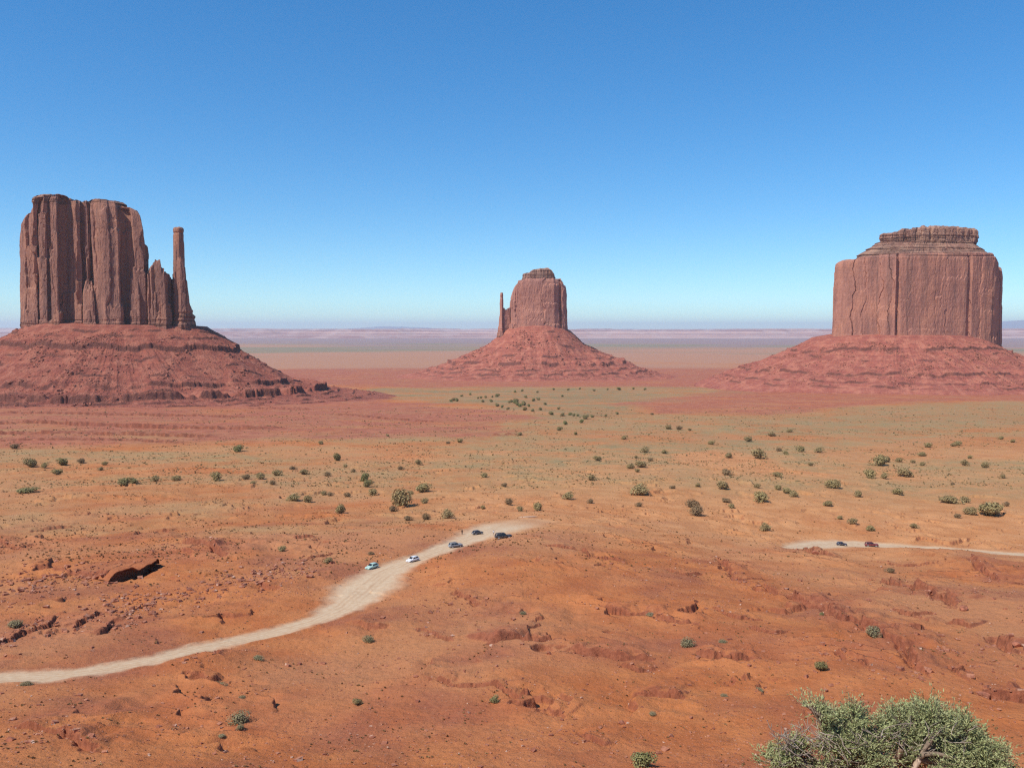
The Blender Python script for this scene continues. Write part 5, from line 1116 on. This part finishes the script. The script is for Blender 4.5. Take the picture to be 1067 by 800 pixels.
# ------------------------------------------------------------------ people by the black vehicle
def person(c, r, head, label, shirt, trousers, hair, skin=(0.42, 0.24, 0.16), arm=0.25):
    x, y = world_at(c, r); z = float(terrain_z(np.array([x]), np.array([y]))[0])
    root = empty('person', (x, y, z), label, 'person', None, R(head))
    J = {'pel': (0,0,0.95,0.13), 'spi': (0,0.01,1.16,0.125), 'che': (0,0.0,1.36,0.145), 'nec': (0,0.01,1.50,0.055), 'hed': (0,-0.01,1.60,0.085), 'cro': (0,0.0,1.70,0.080)}
    E = [('pel','spi'),('spi','che'),('che','nec'),('nec','hed'),('hed','cro')]
    for s, n in ((-1,'r'), (1,'l')):
        J.update({'hip'+n: (s*0.09,0,0.90,0.095), 'kne'+n: (s*0.10,-0.02,0.50,0.062), 'ank'+n: (s*0.10,0.02,0.09,0.042), 'toe'+n: (s*0.11,-0.14,0.035,0.034),
                  'sho'+n: (s*0.17,0,1.42,0.06), 'elb'+n: (s*(0.22+0.1*arm),0.03,1.13,0.042), 'wri'+n: (s*(0.22+0.1*arm),-0.07,0.89,0.030), 'pal'+n: (s*(0.22+0.1*arm),-0.10,0.82,0.036)})
        E += [('pel','hip'+n),('hip'+n,'kne'+n),('kne'+n,'ank'+n),('ank'+n,'toe'+n),('che','sho'+n),('sho'+n,'elb'+n),('elb'+n,'wri'+n),('wri'+n,'pal'+n)]
        for k in range(5):
            nm = 'f%d%s' % (k, n); b = J['pal'+n]; J[nm] = (b[0] - s*(0.03 if k == 4 else 0.0), b[1] - 0.03 + 0.018*k, b[2] - (0.05 if k == 4 else 0.085), 0.009); E.append(('pal'+n, nm))
    keys = list(J); me = bpy.data.meshes.new('body'); me.from_pydata([J[k][:3] for k in keys], [(keys.index(a), keys.index(b)) for a, b in E], [])
    o = bpy.data.objects.new('body', me); C.objects.link(o); o.parent = root
    md = o.modifiers.new('skin', 'SKIN'); sv = me.skin_vertices[0].data
    for i, k in enumerate(keys): sv[i].radius = (J[k][3], J[k][3] * (0.72 if k in ('che', 'spi', 'pel') else 1.0))
    sv[0].use_root = True; sb = o.modifiers.new('sub', 'SUBSURF'); sb.levels = 1; sb.render_levels = 1
    me.materials.append(mat_plain('skin', skin, 0.1, 8, 0.6))
    def wrap(name, rings, mat):
        V, F = [], []; n = 20
        for (cx, cy, cz, a, b) in rings:
            for k in range(n): t = 2*math.pi*k/n; V.append((cx + a*math.cos(t), cy + b*math.sin(t), cz))
        for i in range(len(rings)-1):
            for k in range(n): F.append((i*n+k, i*n+(k+1) % n, (i+1)*n+(k+1) % n, (i+1)*n+k))
        return V, F
    def joined(name, lists, mat):
        V, F = [], []
        for v, f in lists:
            b = len(V); V += v; F += [tuple(i+b for i in q) for q in f]
        return mesh_np(name, np.array(V), np.array(F), mat, root)
    sl = []
    for s in (-1, 1): sl.append(wrap('s', [(s*0.15,0,1.47,0.05,0.06),(s*0.19,0,1.40,0.078,0.08),(s*0.225,0.02,1.26,0.07,0.07),(s*0.235,0.025,1.18,0.066,0.066)], None))
    joined('shirt', [wrap('t', [(0,0,0.90,0.185,0.135),(0,0,1.05,0.178,0.13),(0,0,1.22,0.185,0.135),(0,0,1.38,0.205,0.14),(0,0,1.46,0.15,0.11),(0,0.01,1.505,0.07,0.07)], None)] + sl, mat_plain('shirt_cloth', shirt, 0.1, 8))
    lg = []
    for s in (-1, 1): lg.append(wrap('l', [(s*0.085,0,0.94,0.115,0.125),(s*0.092,0,0.78,0.105,0.11),(s*0.10,-0.02,0.50,0.08,0.085),(s*0.10,0.01,0.22,0.068,0.072),(s*0.10,0.02,0.08,0.066,0.072)], None))
    joined('trousers', lg, mat_plain('trouser_cloth', trousers, 0.15, 8))
    joined('hair', [wrap('h', [(0,0.035,1.57,0.092,0.075),(0,0.02,1.66,0.100,0.094),(0,0.012,1.74,0.085,0.085),(0,0.01,1.785,0.04,0.04),(0,0.01,1.79,0.002,0.002)], None)], mat_plain('hair_mat', hair, 0.2, 20))
person(514.3, 558.0, 200, 'person in a pale shirt standing beside the black parked vehicle', (0.80, 0.76, 0.72), (0.55, 0.42, 0.33), (0.30, 0.2, 0.12))
person(481.5, 557.0, 160, 'small figure in dark clothes on the roadside uphill of the grey car', (0.05, 0.035, 0.03), (0.04, 0.03, 0.03), (0.03, 0.02, 0.015))

# stone kerb closing the far end of the parking area, and a few single boulders
def boulder(c, r, size, label, squash=0.75, name='boulder'):
    x, y = world_at(c, r); z = float(terrain_z(np.array([x]), np.array([y]))[0]); bm = bmesh.new(); bmesh.ops.create_icosphere(bm, subdivisions=4, radius=1.0); sd = int(c)
    co = np.array([v.co[:] for v in bm.verts]); rg = np.random.RandomState(sd)
    for _ in range(9):                                   # flat broken faces
        n = rg.normal(size=3); n /= np.linalg.norm(n); d = co @ n; co -= np.maximum(d - rg.uniform(0.55, 0.85), 0)[:, None] * n
    co = co * (1 + 0.10*fbm(co[:,0]*2.2+sd, co[:,1]*2.2+co[:,2], 3, sd)[:, None]) * np.array([size*0.6, size*0.5, size*0.5*squash])
    for v, q in zip(bm.verts, co): v.co = q
    me = bpy.data.meshes.new(name); bm.to_mesh(me); bm.free(); me.materials.append(M_BOULD2); o = bpy.data.objects.new(name, me); C.objects.link(o); o.location = (x, y, z + size*0.16*squash); o.rotation_euler = (0, 0, sd)
    return tag(o, label, 'boulder')
M_BOULD2 = mat_plain('red_boulder', (0.34, 0.125, 0.070), 0.35, 1.5)
for c, r, s, lab in [(1003.5,645,2.2,'rounded boulder that ends the long cracked ledge on the right'), (1025,727,1.9,'rounded boulder right of the big juniper near the lower right corner'), (850,584,2.6,'dark block of rock below the start of the right track'),
                     (905,633,1.6,'low boulder on bare rock left of the cracked ledge'), (572,694,1.0,'small boulder under the blocky ledge on the middle slope'), (648,757,1.0,'pale red stone left of the spiky bush on the lower slope'),
                     (158,640,1.8,'biggest block among the rubble under the shaded overhang'), (1060,680,2.0,'boulder at the right edge below the curved ledge'), (12,785,1.2,'boulder among broken rock in the lower left corner')]:
    boulder(c, r, s, lab)
k0 = boulder(550, 539.5, 1.0, 'long pale stone kerb at the far end of the parking area', 0.5, 'stone_kerb'); k0.scale = (7.5, 1.0, 1.3); k0.rotation_euler = (0, 0, R(8)); k0['category'] = 'kerb'
k0.data.materials[0] = mat_plain('pale_stone', (0.55, 0.42, 0.31), 0.2, 1.0)
# ------------------------------------------------------------------ the air
def build_haze():
    m = bpy.data.materials.new('thin_haze'); m.use_nodes = True; t = m.node_tree; t.nodes.clear()
    o = t.nodes.new('ShaderNodeOutputMaterial'); v = t.nodes.new('ShaderNodeVolumePrincipled')
    v.inputs['Color'].default_value = (0.78, 0.90, 1.0, 1); v.inputs['Density'].default_value = 2.2e-5; v.inputs['Anisotropy'].default_value = 0.15
    t.links.new(v.outputs[0], o.inputs['Volume'])
    me = bpy.data.meshes.new('haze'); bm = bmesh.new(); bmesh.ops.create_cube(bm, size=1.0)
    x0, x1, y0, y1, z0, z1 = -91000, 91000, -91000, 91000, -262, 640
    for q in bm.verts:
        q.co = ((x0 + x1)/2 + q.co.x*(x1-x0), (y0+y1)/2 + q.co.y*(y1-y0), (z0+z1)/2 + q.co.z*(z1-z0))
    bm.to_mesh(me); bm.free(); me.materials.append(m)
    h = bpy.data.objects.new('haze', me); C.objects.link(h); h['kind'] = 'stuff'
build_haze()
